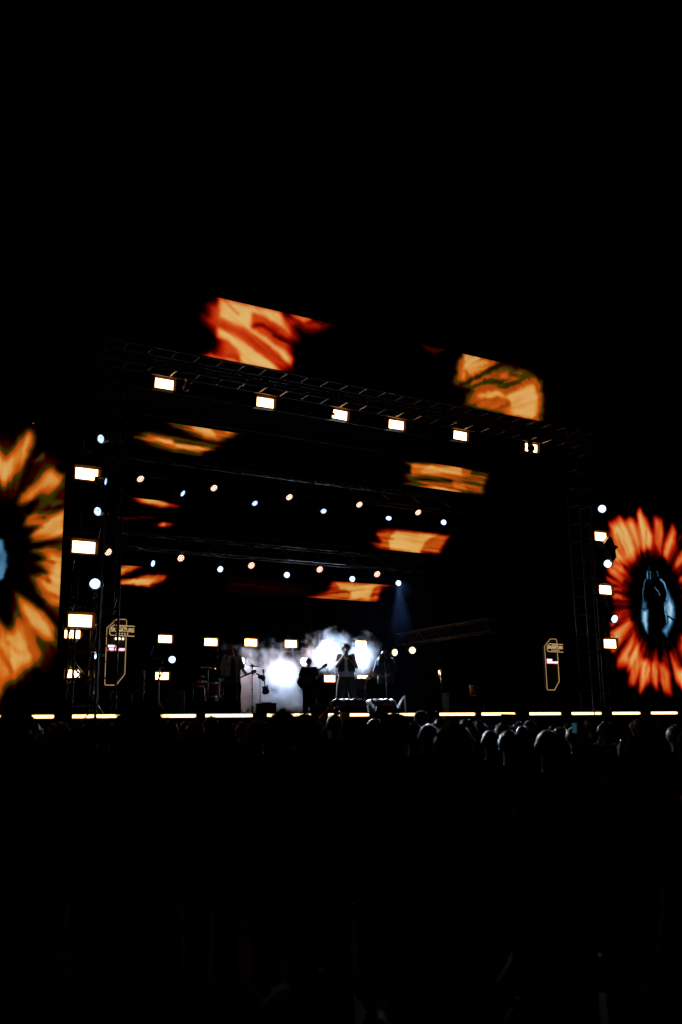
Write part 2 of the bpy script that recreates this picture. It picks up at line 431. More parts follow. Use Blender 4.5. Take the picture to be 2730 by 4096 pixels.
    q = MB(); q.box((0, .0, 0), (x1-x0+.03, .1, z1-z0+.03)); 
    for i in range(int((x1-x0)/1.0)+1): q.box((x0-ex+.1+i*1.0, .08, 0), (.05, .06, z1-z0-.1))
    q.build('cabinet', M['drape'], t)
    return t

c1 = (680, 1150, 1.912)
hb = at(870, 1441, .3).z; ht = at(870, 1195, .3).z
LH = [
 ('p', [(205,228),(235,205),(262,200),(262,130),(345,88),(375,84),(830,186),(1265,290),(1200,320),(1080,368),(1030,360),(965,318),(995,390),(990,438),(940,430),(938,560),(940,640),(865,660),(190,540),(280,500),(345,470),(340,385),(300,340),(250,290)], 100, .40),
 ('p', [(360,70),(840,170),(880,250),(930,330),(938,410),(860,345),(720,262),(648,232),(640,300),(780,395),(890,465),(940,540),(935,610),(860,590),(790,510),(650,410),(560,350),(400,270),(340,270),(345,150)], 62),
 ('p', [(335,290),(420,310),(560,395),(650,470),(790,565),(880,665),(700,650),(520,600),(500,520),(430,440),(340,390)], 55),
 ('p', [(880,190),(1110,240),(1020,295),(950,262)], 40, .8),
 ('p', [(190,535),(300,505),(500,540),(560,610),(350,575)], 40, .7),
 ('c', [(400,290),(560,370),(650,440),(780,530),(920,630)], 26, .26),
 ('c', [(640,300),(700,290),(780,340),(860,400),(950,440)], 30, .10),
 ('c', [(650,285),(720,285),(820,330)], 16, .24),
 ('c', [(390,100),(450,150),(520,215)], 12, .5),
 ('c', [(850,200),(880,250),(960,320)], 24, .24),
 ('c', [(780,372),(850,410),(930,450)], 14, .0),
 ('c', [(345,330),(345,440)], 5, .4), ('c', [(345,90),(345,260)], 6, .3),
 ('p', [(330-0,2000),(331,2000),(331,2001)], 5, 0)]
screen('banner_screen', 'big banner LED screen above the front truss showing red and cream flames', XL+.0, at(1480,1300,.3).x, hb, ht, .3, .022, c1, LH, M['scr_red'], warp=.02, flow=(.83,-.55,6,.9,.36))
c2 = (1500, 1300, 1.742)
RH = [
 ('p', [(598,200),(985,290),(1100,335),(1165,400),(1178,560),(1172,690),(1070,675),(595,575),(620,490),(655,455),(570,435),(515,405),(548,330),(548,250)], 46, .40),
 ('p', [(598,190),(880,255),(850,300),(720,350),(640,400),(565,425),(560,370),(590,320),(560,260)], 36, .62),
 ('p', [(600,195),(760,225),(650,300),(570,345),(600,280)], 22, .95),
 ('p', [(840,340),(910,290),(930,340),(1060,360),(1040,400),(985,410),(900,410),(850,390)], 36, .66),
 ('p', [(680,470),(840,432),(900,460),(985,420),(1080,380),(1130,420),(1150,540),(1140,690),(1060,680),(770,610),(910,545),(800,535),(690,545)], 62, 1),
 ('c', [(700,552),(800,545),(910,538)], 16, .5),
 ('c', [(630,320),(640,380)], 20, .3),
 ('c', [(740,360),(800,350),(900,330)], 16, .3),
 ('c', [(560,430),(640,400),(720,350),(880,278)], 18, .04), ('c', [(600,465),(700,425),(770,400),(880,402)], 20, .1), ('c', [(850,432),(990,410)], 16, .2),
 ('p', [(305,125),(490,170),(470,200),(400,215),(310,165)], 60, .30)]
screen('banner_screen', 'far half of the banner LED screen showing green and orange flames', at(1482,1300,.3).x, XR+.05, hb, ht, .3, .022, c2, RH, M['scr_green'], warp=.035, flow=(.9,.42,5,1.0,.6))

c5 = (0, 0, 1/S)
def strip(label, Y, ztop, zbot, crop, ops, x0, x1, mt, **k):
    return screen('header_screen', label, x0, x1, zbot, ztop, Y, .022, crop, ops, mt, **k)
def off(ops, src, dst):           # shapes from one enlargement in the pixels of another
    out = []
    for o in ops:
        pts = [((src[0]+x/src[2]-dst[0])*dst[2], (src[1]+y/src[2]-dst[1])*dst[2]) for x, y in o[1]]
        k = list(o); k[1] = pts; k[2] = o[2]/src[2]*dst[2]; out.append(tuple(k))
    return out
cR = (1450, 1800, 1.845); cL = (250, 1800, 2.09); P1 = (0, 0, 1.0); O = (0, 0, 1/S)
ops2 = off([
 ('p', [(366,966),(470,974),(560,998),(545,1003),(520,1014),(500,1021),(470,1016),(420,996)], 16, .5),
 ('p', [(425,980),(475,970),(500,1000),(503,1013),(470,1009),(440,995)], 11, 1),
 ('p', [(478,976),(560,994),(520,1001)], 8, .8),
 ('p', [(293,1004),(340,990),(400,1002),(480,1019),(515,1028),(480,1034),(460,1052),(400,1042),(340,1025)], 17, .5),
 ('p', [(305,1003),(370,1000),(480,1024),(500,1032),(460,1045),(400,1036),(350,1020)], 14, .95),
 ('c', [(400,1017),(450,1022),(500,1028)], 4, .2), ('c', [(330,1010),(400,1024)], 3, .5)], O, P1) + off([
 ('p', [(270,70),(940,165),(885,350),(260,262),(330,225),(280,195),(350,140)], 60, .4),
 ('p', [(345,90),(520,95),(810,145),(800,205),(720,222),(560,205),(340,205)], 34, .62),
 ('p', [(405,140),(500,100),(730,130),(745,200),(560,190),(430,180)], 32, 1),
 ('p', [(340,258),(560,265),(700,300),(830,345),(600,330)], 28, 1), ('p', [(640,230),(750,240),(790,330),(650,300)], 40, .6),
 ('c', [(290,225),(450,222),(650,232)], 22, .05), ('c', [(540,262),(650,258)], 12, .25), ('c', [(440,152),(560,145)], 6, .6)], cR, P1)
BLUR = .05
strip('upper inner header screen, set behind the front truss, with two long flame bands', 2.5, A(370,970,2.5).z, A(1100,1138,2.5).z, P1, ops2, 6.9, 21.2, M['scr_green'], streak=.16, warp=.012, flow=(1,-.1,12,1.2,.5))
ops3 = off([
 ('p', [(540,395),(700,405),(985,462),(975,485),(800,492),(650,458)], 30, .45), ('p', [(600,402),(750,410),(930,458),(850,475),(700,455)], 20, .9),
 ('s', [(440,572),(590,574),(700,570),(780,565)], 7, .24), ('p', [(720,625),(860,606),(945,622),(890,648)], 16, .4), ('p', [(770,632),(850,608),(865,650)], 10, .95)], cL, P1) + off([
 ('p', [(85,598),(170,580),(650,625),(560,780),(120,740),(30,685),(120,680),(90,640)], 44, .40),
 ('p', [(190,620),(240,590),(575,618),(470,690),(440,745),(420,780),(190,745),(170,680)], 44, 1),
 ('c', [(90,620),(200,640)], 10, .25), ('c', [(90,660),(220,660)], 8, .3), ('c', [(330,705),(420,712)], 10, .7)], cR, P1)
strip('middle inner header screen between the two rows of round lamps', 5.4, A(300,1144,5.4).z, A(985,1273,5.4).z, P1, ops3, 7.4, 21.2, M['scr_mix'], streak=.12, warp=.012, flow=(1,0,12,1.2,.5))
ops4 = off([
 ('p', [(335,955),(470,948),(600,955),(720,960),(600,1015),(390,1098),(300,1120)], 34, .42), ('p', [(330,1005),(560,955),(680,955),(500,1015),(310,1080)], 26, 1),
 ('p', [(340,1115),(560,1070),(720,1042),(890,1030),(860,1095),(760,1145)], 34, .42), ('p', [(380,1115),(700,1045),(820,1040),(800,1080),(720,1150)], 32, 1),
 ('c', [(700,1075),(840,1060)], 5, .4), ('c', [(700,1100),(820,1085)], 5, .4)], cL, P1) + off([
 ('p', [(700,1372),(745,1358),(760,1334),(925,1342),(880,1354),(866,1390),(740,1386)], 16, .42),
 ('p', [(765,1335),(890,1340),(862,1352),(850,1385),(790,1385),(800,1365),(775,1358)], 15, 1),
 ('c', [(862,1352),(852,1380)], 6, .3), ('p', [(520,1320),(700,1350),(700,1366),(520,1362)], 40, .1)], O, P1)
strip('lowest inner header screen just above the backdrop lamps', 9.6, A(235,1296,9.6).z, A(850,1382,9.6).z, P1, ops4, 9.0, 21.0, M['scr_mix'], streak=.10, warp=.02, flow=(1,.15,10,1.0,.6))

# the two eye screens beside the stage
cE = (0, 1600, 1.962)
LE = [('r',[(-12,1245)],1.0,2.35,.20), ('p', [(-60,560),(0,490),(130,320),(195,238),(255,240),(275,290),(262,370),(205,490),(105,650),(30,705),(-40,720)], 62),
 ('p', [(240,505),(300,425),(358,385),(356,460),(300,505)], 40, .72),
 ('p', [(-120,300),(-60,220),(0,190),(30,330),(10,430),(-60,480)], 70, .8),
 ('p', [(118,845),(145,740),(250,655),(340,550),(400,522),(500,575),(492,670),(385,750),(235,815)], 70, 1),
 ('p', [(160,520),(250,520),(330,520),(420,540),(200,570)], 50, .2),
 ('p', [(370,812),(410,778),(520,780),(520,835),(400,845)], 40, .62),
 ('p', [(170,985),(188,895),(330,885),(420,855),(540,820),(540,1110),(240,1125),(222,1060),(250,1010)], 72, 1),
 ('p', [(300,870),(400,760),(540,740),(540,1700),(440,1650),(250,1400),(300,1180)], 200, .26),
 ('p', [(235,1180),(360,1155),(540,1180),(540,1660),(390,1625),(325,1560),(235,1395),(350,1350),(280,1280),(330,1230)], 80, 1),
 ('p', [(105,1510),(250,1590),(350,1660),(440,1780),(440,1930),(340,1910),(200,1800),(125,1660)], 84, 1),
 ('p', [(-80,1900),(-20,1720),(70,1775),(130,1640),(235,1740),(300,1900),(330,1990),(310,2100),(205,2130),(155,2210),(60,2270),(10,2360),(-80,2420)], 95, 1),
 ('c', [(170,960),(300,935),(350,930)], 12, .26), ('c', [(230,1040),(330,1005)], 10, .3), ('c', [(200,830),(330,760),(450,700)], 14, .34),
 ('c', [(190,1180),(330,1260),(420,1290)], 12, .3), ('c', [(180,1330),(330,1330),(380,1420)], 16, .22), ('c', [(240,1400),(330,1500),(450,1560)], 16, .38),
 ('c', [(200,1690),(280,1830),(420,1950)], 10, .3), ('c', [(240,1620),(340,1740)], 8, .5), ('c', [(60,1900),(130,1980),(200,1990)], 10, .6), ('c', [(0,1960),(60,2080),(100,2140)], 12, .45), ('c', [(160,800),(260,700)], 12, .45),
 ('b', [(-80,1050),(-20,1080),(20,1110),(45,1180),(55,1260),(50,1330),(25,1400),(-20,1430),(-80,1440)], 26, .55)]
SOFT = 1.45; OFFS = .24; BLUR = .07
e0 = at(-6, 2236, -.1); ez = at(243, 2236, -.1)
screen('eye_screen', 'large near side LED screen showing half of an orange flame ring round a blue pupil', 2*e0.x-ez.x-1.0, ez.x, A(30,1620,-.1).z, at(60,1690,-.1).z, -.1, .024, cE, LE, M['scr_green'], mirror=(e0.x, -1), radial=((-12,1245), .34, 1.2), warp=.02)
q = MB()
cF = (2250, 1800, 2.14)
RE = [('r',[(800,1310)],1.15,2.3,.24),
 ('p',[(395,640),(480,595),(530,630),(600,740),(640,870),(580,960),(510,965),(440,850),(400,740)],70),
 ('p',[(530,620),(590,578),(645,680),(675,830),(640,890),(570,770)],52,.86),
 ('p',[(635,550),(655,515),(700,590),(758,740),(748,840),(665,870),(640,720)],52),
 ('p',[(772,580),(832,600),(852,720),(822,890),(775,800)],46,.8),
 ('p',[(930,640),(955,700),(945,800),(888,940),(845,910),(855,810)],46,.82),
 ('p',[(1000,720),(1003,750),(985,780),(975,780)],14,.3),
 ('p',[(1040,830),(950,970),(960,1010),(1060,950)],50,.75), ('p',[(1060,1060),(985,1090),(1000,1140),(1080,1120)],50,.7),
 ('p',[(375,735),(440,800),(510,900),(552,995),(430,960),(430,880)],46),
 ('p',[(415,950),(500,995),(535,1065),(480,1060),(410,1005)],34,.85),
 ('p',[(365,990),(440,1005),(522,1105),(492,1138),(395,1065)],42,.9), ('p',[(360,1075),(495,1138),(490,1170),(370,1150)],34,.6),
 ('p',[(405,1165),(502,1185),(498,1215),(405,1208)],26,.6), ('p',[(415,1222),(508,1236),(495,1280),(425,1270)],28,.65),
 ('p',[(512,1370),(485,1435),(405,1530),(395,1460)],34,.55),
 ('p',[(400,1570),(560,1450),(582,1500),(465,1670),(420,1720)],56),
 ('p',[(462,1875),(472,1780),(600,1560),(600,1660),(560,1750),(560,1820)],44,.9),
 ('p',[(548,1780),(625,1620),(660,1760),(668,1860),(605,2015),(568,2005),(555,1880)],56,.85),
 ('p',[(650,1790),(728,1790),(748,1880),(730,1970),(650,2075)],48),
 ('p',[(735,1830),(785,1800),(810,1900),(808,2065),(755,1990)],46,.78),
 ('p',[(795,1810),(855,1830),(905,1900),(928,2100),(850,2055),(812,1990)],52,.78),
 ('p',[(912,1740),(980,1870),(1060,1880),(1060,2100),(955,1970)],54,.95), ('p',[(1000,1600),(1060,1560),(1060,1800),(990,1720)],50,.5),
 ('c',[(455,720),(520,900)],8,.6),('c',[(700,700),(705,850)],5,.6),('c',[(520,1700),(560,1620)],7,.4),('c',[(600,1800),(605,1940)],7,.5),('c',[(700,1850),(680,2000)],5,.7),('c',[(850,1900),(870,2040)],6,.4),
 ('b',[(660,1370),(722,1362),(722,1585),(690,1540),(662,1470)],30,1.0), ('b',[(672,1285),(708,1300),(714,1372),(662,1370)],30,.6),
 ('bs',[(700,1105),(684,1150),(674,1235),(682,1290)],4,.6), ('bs',[(712,1040),(714,1098)],5,.7), ('bs',[(742,1048),(738,1105)],5,.6),('bs',[(727,1000),(729,1030)],3,.5),('bs',[(716,1042),(742,1052)],4,.5),
 ('bs',[(798,1045),(803,1080)],4,.5), ('bs',[(825,1110),(855,1135),(872,1180)],7,.8), ('bs',[(872,1180),(884,1230),(874,1290)],7,.7), ('bs',[(780,1175),(822,1245)],3.5,.7),
 ('b',[(886,1190),(912,1250),(950,1340),(948,1450),(880,1605),(838,1550),(884,1480),(858,1330),(876,1285)],44,1.0), ('bs',[(862,1310),(868,1400),(878,1480)],4,.9), ('b',[(700,1080),(760,1060),(790,1090),(700,1130)],60,.16),
 ('bc',[(885,1428),(915,1440),(945,1458)],6,0)]
SOFT = 1.2; OFFS = .44; BLUR = .09
f0 = at(2250+800/2.14, 2420, -.1); fz = at(2418, 2420, -.1)
screen('eye_screen', 'far side LED screen with a ring of flames round a blue lit figure', fz.x, 2*f0.x-fz.x+.3, A(1500,1622,-.1).z, at(2560,2015,-.1).z, -.1, .024, cF, RE, M['scr_red'], mirror=(at(2250+1035/2.14,2420,-.1).x+.5, 1) if False else None, radial=((800,1310), .24, 1.0), warp=.015)

# ------------------------------------------------------------------ lamps
def make_blinder(kind='big', split=False):
    t = thing('blinder_lamp', '', 'stage lamp')
    W, H = .44, .25
    q = MB(); b = .028; d = .16        # a hollow housing, the frosted face sits recessed in it
    q.box((0, d/2, H/2-b/2+.0), (W, d, b)); q.box((0, d/2, -H/2+b/2), (W, d, b))
    q.box((-W/2+b/2, d/2, 0), (b, d, H-2*b)); q.box((W/2-b/2, d/2, 0), (b, d, H-2*b)); q.box((0, d+.01, 0), (W, .02, H))
    if split: q.box((0, -.012, 0), (W-2*b, .02, .012))
    q.build('housing', M['blackmet'], t)
    q = MB(); o_ = [(-W/2-.012,-H/2-.012),(W/2+.012,-H/2-.012),(W/2+.012,H/2+.012),(-W/2-.012,H/2+.012)]; i_ = [(-W/2+b,-H/2+b),(W/2-b,-H/2+b),(W/2-b,H/2-b),(-W/2+b,H/2-b)]
    vs = [(x, -.052, z) for x, z in o_]+[(x, -.002, z) for x, z in i_]; q.add(vs, [(k, (k+1)%4, 4+(k+1)%4, 4+k) for k in range(4)]); q.build('halo_collar', M['halo_bezel'], t)  # flared collar added to imitate the orange halo round the lens
    q = MB(); q.box((0, .012, 0), (W-2*b-.004, .02, H-2*b-.004)); q.build('lens', M['e_blind'], t)
    q = MB(); q.tube((-W/2-.015, .08, 0), (-W/2-.015, .08, H/2+.10), .008); q.tube((W/2+.015, .08, 0), (W/2+.015, .08, H/2+.10), .008)
    q.tube((-W/2-.015, .08, H/2+.10), (W/2+.015, .08, H/2+.10), .008); q.build('yoke', M['truss'], t)
    q = MB(); q.box((0, .08, H/2+.13), (.05, .05, .06)); q.build('clamp', M['truss'], t)
    return t
bl = lambda: make_blinder(); bls = lambda: make_blinder(split=True)
GB = 'amber rectangular blinder lamps'
def blinder(x, y, Y, label, split=False, sc_=1, rz=0, tilt=0):
    return place('bls' if split else 'bl', bls if split else bl, A(x, y, Y), (tilt, 0, rz), label, GB, sc_)
names = ['first amber blinder under the front truss from the near tower', 'second amber blinder under the front truss, below the banner flames',
 'third amber blinder under the front truss with a dark notch on its edge', 'fourth amber blinder under the front truss, over the middle of the stage',
 'fifth amber blinder under the front truss, below the far banner flames', 'last amber blinder under the front truss, half hidden by a dark bracket']
for i, (x, y) in enumerate([(378,882),(610,925),(781,953),(911,976),(1058,1001),(1221,1029)]):
    blinder(x, y, .02, names[i], rz=random.uniform(-.08,.08), tilt=.12)
for (x, y), l in zip([(200,1089),(193,1257),(185,1426)], ['topmost amber blinder on the near tower', 'middle amber blinder on the near tower, below the narrow beam lamp', 'lowest full amber blinder on the near tower, beside the gold sign']):
    blinder(x, y, -.28, l, sc_=1.1)
blinder(167, 1457, .6, 'small warm lamp half hidden behind the near tower, under the lowest blinder', sc_=.75)
blinder(167, 1548, .45, 'low amber blinder crossed by two dark braces on the near tower', sc_=.72)
for (x, y), l in zip([(1381,1233),(1391,1355),(1402,1479)], ['upper amber blinder on the far tower, at the eye screen edge', 'middle amber blinder on the far tower', 'lower amber blinder on the far tower, beside the flame ring']):
    blinder(x, y, -.28, l, sc_=1.08)
for (x, y), l in zip([(380,1468),(485,1475),(577,1476),(669,1479),(754,1480),(830,1480)], ['first amber blinder of the upper backdrop row, above the keyboard', 'amber blinder in the backdrop row above the bearded guitarist', 'amber blinder in the backdrop row above the cymbal', 'amber blinder in the backdrop row over the brown smoke', 'backdrop blinder washed out inside the white glow', 'last backdrop blinder, past the singer holding a microphone']):
    blinder(x, y, 10.2, l, sc_=1.08)
for (x, y), l in zip([(373,1553),(758,1559),(834,1559)], ['low backdrop blinder with a dark bar across, behind the keyboard', 'low backdrop blinder with a dark bar, at the hip of the vest singer', 'low backdrop blinder with a dark bar, behind the bowing guitarist']):
    blinder(x, y, 10.2, l, split=True, sc_=1.05)
# braces and brackets that cross the lamps
q = MB(); 
for a, b in (((0,0,-.22),(.5,0,.2)),((.0,0,.2),(.5,0,-.22))): q.tube(a, b, .02)
o = q.build('cross_brace', M['blackmet'], loc=A(155,1548,.28)); tag(o, 'crossed dark braces in front of the low lamp on the near tower', 'brace')
q = MB(); q.box((0,0,0), (.09,.1,.34)); q.ball((0,-.02,-.05), .10); o = q.build('chain_hoist', M['blackmet'], loc=A(1219,1026,-.22)); tag(o, 'black chain hoist hanging in front of the last truss blinder', 'hoist')
q = MB(); q.prism([(-.12,.1),(.03,.13),(-.02,.02),(.05,-.04),(-.10,-.08)], 0, .03); q.tube((-.05,.02,.1),(-.05,.1,.4),.01)
o = q.build('cloth_scrap', M['blackmet'], loc=A(768,948,-.3)); tag(o, 'dark loose flap hanging over the third truss blinder', 'flap')
q = MB(); q.lathe([(.02,-.2),(.07,-.15),(.06,0),(.09,.05),(.03,.12),(.02,.3)], 10); o = q.build('hanging_spot', M['truss'], loc=A(432,880,-.15)); o.rotation_euler = (0,.3,0); tag(o, 'small spotlight pointing down beside the first truss blinder', 'stage lamp')

def make_mover(hot):
    t = thing('beam_lamp', '', 'moving lamp')
    q = MB(); q.bbox((0, .22, .0), (.28, .12, .26), .03); q.build('base', M['plastic'], t)
    q = MB(); q.box((-.17, .08, 0), (.035, .26, .09)); q.box((.17, .08, 0), (.035, .26, .09)); q.build('yoke', M['plastic'], t)
    q = MB(); q.lathe([(.08,-.16),(.115,-.14),(.12,-.02),(.14,.02),(.15,.12),(.15,.16),(.132,.16),(.13,.12)], 20, Matrix.Rotation(PI/2, 4, 'X')); h = q.build('head', M['plastic'], t, smooth=False)
    q = MB(); q.lathe([(.128,.135),(.10,.15),(.05,.16),(.01,.163)], 20, Matrix.Rotation(PI/2, 4, 'X')); q.build('lens', M[hot], h, smooth=True)
    return t
def mover(x, y, Y, label, hot='e_cool', yaw=0, tilt=0, sc_=1.0, roll=0):
    p = A(x, y, Y); d = (CAM-p); rz = math.atan2(d.y, d.x)+PI/2
    return place('mv'+hot, lambda: make_mover(hot), p, (tilt, 0, rz+yaw), label, 'round moving beam lamps', sc_)
GL = [(239,1008,'topmost cool beam lamp on the inner near tower',.0,-.7,.3),(235,1105,'narrow sliver of a turned cool beam lamp beside the top tower blinder',.35,1.25,.2),(231,1174,'cool beam lamp between the two upper tower blinders',.0,-.6,.3)]
for x, y, l, Y, yw, tl in GL: mover(x, y, -.35, l, yaw=yw, tilt=tl, sc_=.62 if yw != 1.25 else .5)
mover(220,1343,-.35,'bright cool beam lamp low on the near tower, by the lowest header screen','e_cool_hot',-.1,.0,.74)
mover(226,1506,2.2,'cool beam lamp on a stand beside the gold sign','e_cool_hot',-.5,0,.6)
mover(1384,1171,-.2,'white round beam lamp above the far tower blinders','e_cool_hot',0,0,.78)
mover(1395,1295,-.2,'cool beam lamp between the two upper far tower blinders','e_cool_hot',.2,.2,.78)
mover(1407,1420,-.2,'cool beam lamp above the lowest far tower blinder','e_cool_hot',.6,.3,.76)
for i, (x, y) in enumerate([(415,1130),(583,1152),(743,1170),(894,1186),(1021,1198)]):
    mover(x, y, 4.6, ['tilted cool beam lamp nearest the tower in the upper lamp row','second cool beam lamp of the upper lamp row','third cool beam lamp of the upper lamp row','fourth cool beam lamp of the upper lamp row','last cool beam lamp of the upper lamp row'][i], 'e_cool' if i < 3 else 'e_cool_hot', [1.0,.6,.2,-.1,-.2][i], [.6,.8,.85,.9,.5][i], .62)
for i, (x, y) in enumerate([(346,1293),(504,1306),(659,1320),(810,1330),(916,1340)]):
    mover(x, y, 7.5, ['slanted cool beam lamp nearest the tower in the lower lamp row','second cool beam lamp of the lower lamp row','third cool beam lamp of the lower lamp row','fourth cool beam lamp of the lower lamp row, over the far flame band','last beam lamp of the lower row with a blue beam under it'][i], 'e_cool_hot', [.9,.4,.1,0,0][i], [.3,.4,.3,.2,.1][i], .66)
mover(396,1516,10.0,'round cool beam lamp behind the keyboard, between two backdrop blinders','e_cool_hot',0,0,.8)
mover(553,1520,9.6,'white beam lamp half hidden behind the shoulder of the bearded guitarist','e_hot',0,0,.95)
mover(700,1520,9.6,'white beam lamp behind the head of the seated looking bass player','e_hot',0,0,.95)
mover(650,1553,8.6,'white beam lamp lost in the brightest smoke','e_hot',0,0,.9)
mover(752,1512,9.4,'white beam lamp glaring between the bass player and the singer','e_hot',0,0,.95)
mover(822,1514,9.4,'white beam lamp glaring past the shoulder of the vest singer','e_hot',0,0,.95)
q = MB(); q.tube((0,0,0),(0,0,-.9),.015); q.tube((0,0,-.9),(-.2,.1,-1.15),.012); q.tube((0,0,-.9),(.2,.1,-1.15),.012)
o = q.build('lamp_stand', M['steel'], loc=A(226,1514,2.35)); tag(o, 'thin stand under the cool lamp beside the gold sign', 'stand')

def make_par(em):
    t = thing('par_lamp', '', 'stage lamp'); RX = Matrix.Rotation(PI/2, 4, 'X')
    q = MB(); q.lathe([(.07,-.16),(.10,-.14),(.125,-.02),(.13,.03),(.118,.03),(.115,0)], 18, RX); q.build('can', M['plastic'], t)
    q = MB()
    for ring, k in ((0,1),(.045,6),(.088,12)):
        for i in range(k):
            a = 2*PI*i/k+ring*9; q.lathe([(.015,.002),(.013,.010),(.002,.014)], 8, RX @ Matrix.Translation((ring*math.cos(a), ring*math.sin(a), 0)))
    q.build('led_cluster', M[em], t)
    q = MB(); q.poly([(-.15,0,0),(-.15,.06,.17),(.15,.06,.17),(.15,0,0)], .009); q.build('yoke', M['truss'], t)
    return t
def par(x, y, Y, label, em='e_par', yaw=0, tilt=0, sc_=1):
    p = A(x, y, Y); d = (CAM-p); rz = math.atan2(d.y, d.x)+PI/2
    place('par'+em, lambda: make_par(em), p, (tilt, 0, rz+yaw), label, 'round wash lamps with LED clusters', sc_)
w5 = ['nearest the tower', 'second from the tower', 'in the middle', 'fourth from the tower', 'farthest from the tower']
for i, (x, y) in enumerate([(323,1100),(492,1121),(665,1142),(826,1159),(961,1177)]):
    par(x, y, 4.6, 'pink white wash lamp of the upper row, '+w5[i], yaw=.6, tilt=.75, sc_=.86)
for i, (x, y) in enumerate([(249,1268),(416,1282),(578,1299),(735,1308),(867,1319)]):
    par(x, y, 7.5, 'warm white wash lamp of the lower row, '+w5[i], yaw=.5, tilt=.55, sc_=.95)
par(908,1499,9.0,'wash lamp with a green tint under the wing truss',em='e_par_warm',yaw=-.6,sc_=1.1)
par(948,1494,8.2,'warm round wash lamp at the end of the wing truss',em='e_par_warm',yaw=0,sc_=1.05)

# footlights along the stage front
def make_strip():
    t = thing('footlight_bar', '', 'light bar'); L = 1.02
    q = MB(); q.box((0, .035, 0), (L, .05, .10)); q.box((-L/2-.012, 0, 0), (.02, .10, .11)); q.box((L/2+.012, 0, 0), (.02, .10, .11)); q.build('housing', M['halo_bezel'], t)
    q = MB(); q.lathe([(.024,-L/2+.005),(.028,-L/2+.03),(.028,L/2-.03),(.024,L/2-.005)], 12, Matrix.Rotation(PI/2, 4, 'Y')); q.build('tube', M['e_strip'], t, smooth=True)
    for s_ in (-1, 1):
        q = MB(); q.box((s_*.35, .05, -.07), (.05, .03, .05)); q.build('bracket', M['blackmet'], t)
    return t
fls = [(-14,'at the near end of the row'),(160,'below the striped box'),(330,'beside the black gap in the crowd'),(467,'below the bearded guitarist'),(608,'below the black box in the smoke'),(748,'below the orange tub'),(885,'below the white metal frame'),(1003,'beyond the white metal frame'),(1099,'behind the held up card'),(1209,'below the far gold sign'),(1306,'at the foot of the far tower'),(1399,'below the far eye screen'),(1488,'under the flame ring'),(1562,'at the far end of the row')]
for x, l in fls:
    p = at(x*S, 2860, -.06); place('strip', make_strip, (p.x+.51, -.14, 1.815), 0, 'glowing warm footlight bar on the stage edge '+l, 'footlight bars along the stage edge')

# ------------------------------------------------------------------ gold outlined signs
def outline_poly(q, pts, r): 
    n = len(pts)
    for i in range(n-1): q.tube(pts[i], pts[i+1], r, 8); q.ball(pts[i], r, n=8, m_=4)
def text_obj(name, body, size, material, parent, loc, bold=0, xs=1.0, extr=.004):
    cu = bpy.data.curves.new(name, 'FONT'); cu.body = body; cu.size = size; cu.align_x = 'CENTER'; cu.align_y = 'CENTER'
    cu.extrude = extr; cu.offset = bold; cu.resolution_u = 3
    tmp = bpy.data.objects.new('tmp', cu); C.objects.link(tmp)
    dg = bpy.context.evaluated_depsgraph_get(); me = bpy.data.meshes.new_from_object(tmp.evaluated_get(dg))
    bpy.data.objects.remove(tmp); me.materials.clear()
    me.transform(Matrix.Rotation(PI/2, 4, 'X') @ Matrix.Diagonal((xs,1,1,1)))
    return link(name, me, material, parent, loc)
def star(q, c, r):
    q.prism([(c[0]+(r if i%2==0 else r*.42)*math.sin(i*PI/5), c[1]+(r if i%2==0 else r*.42)*math.cos(i*PI/5)) for i in range(10)], -.01, .0)
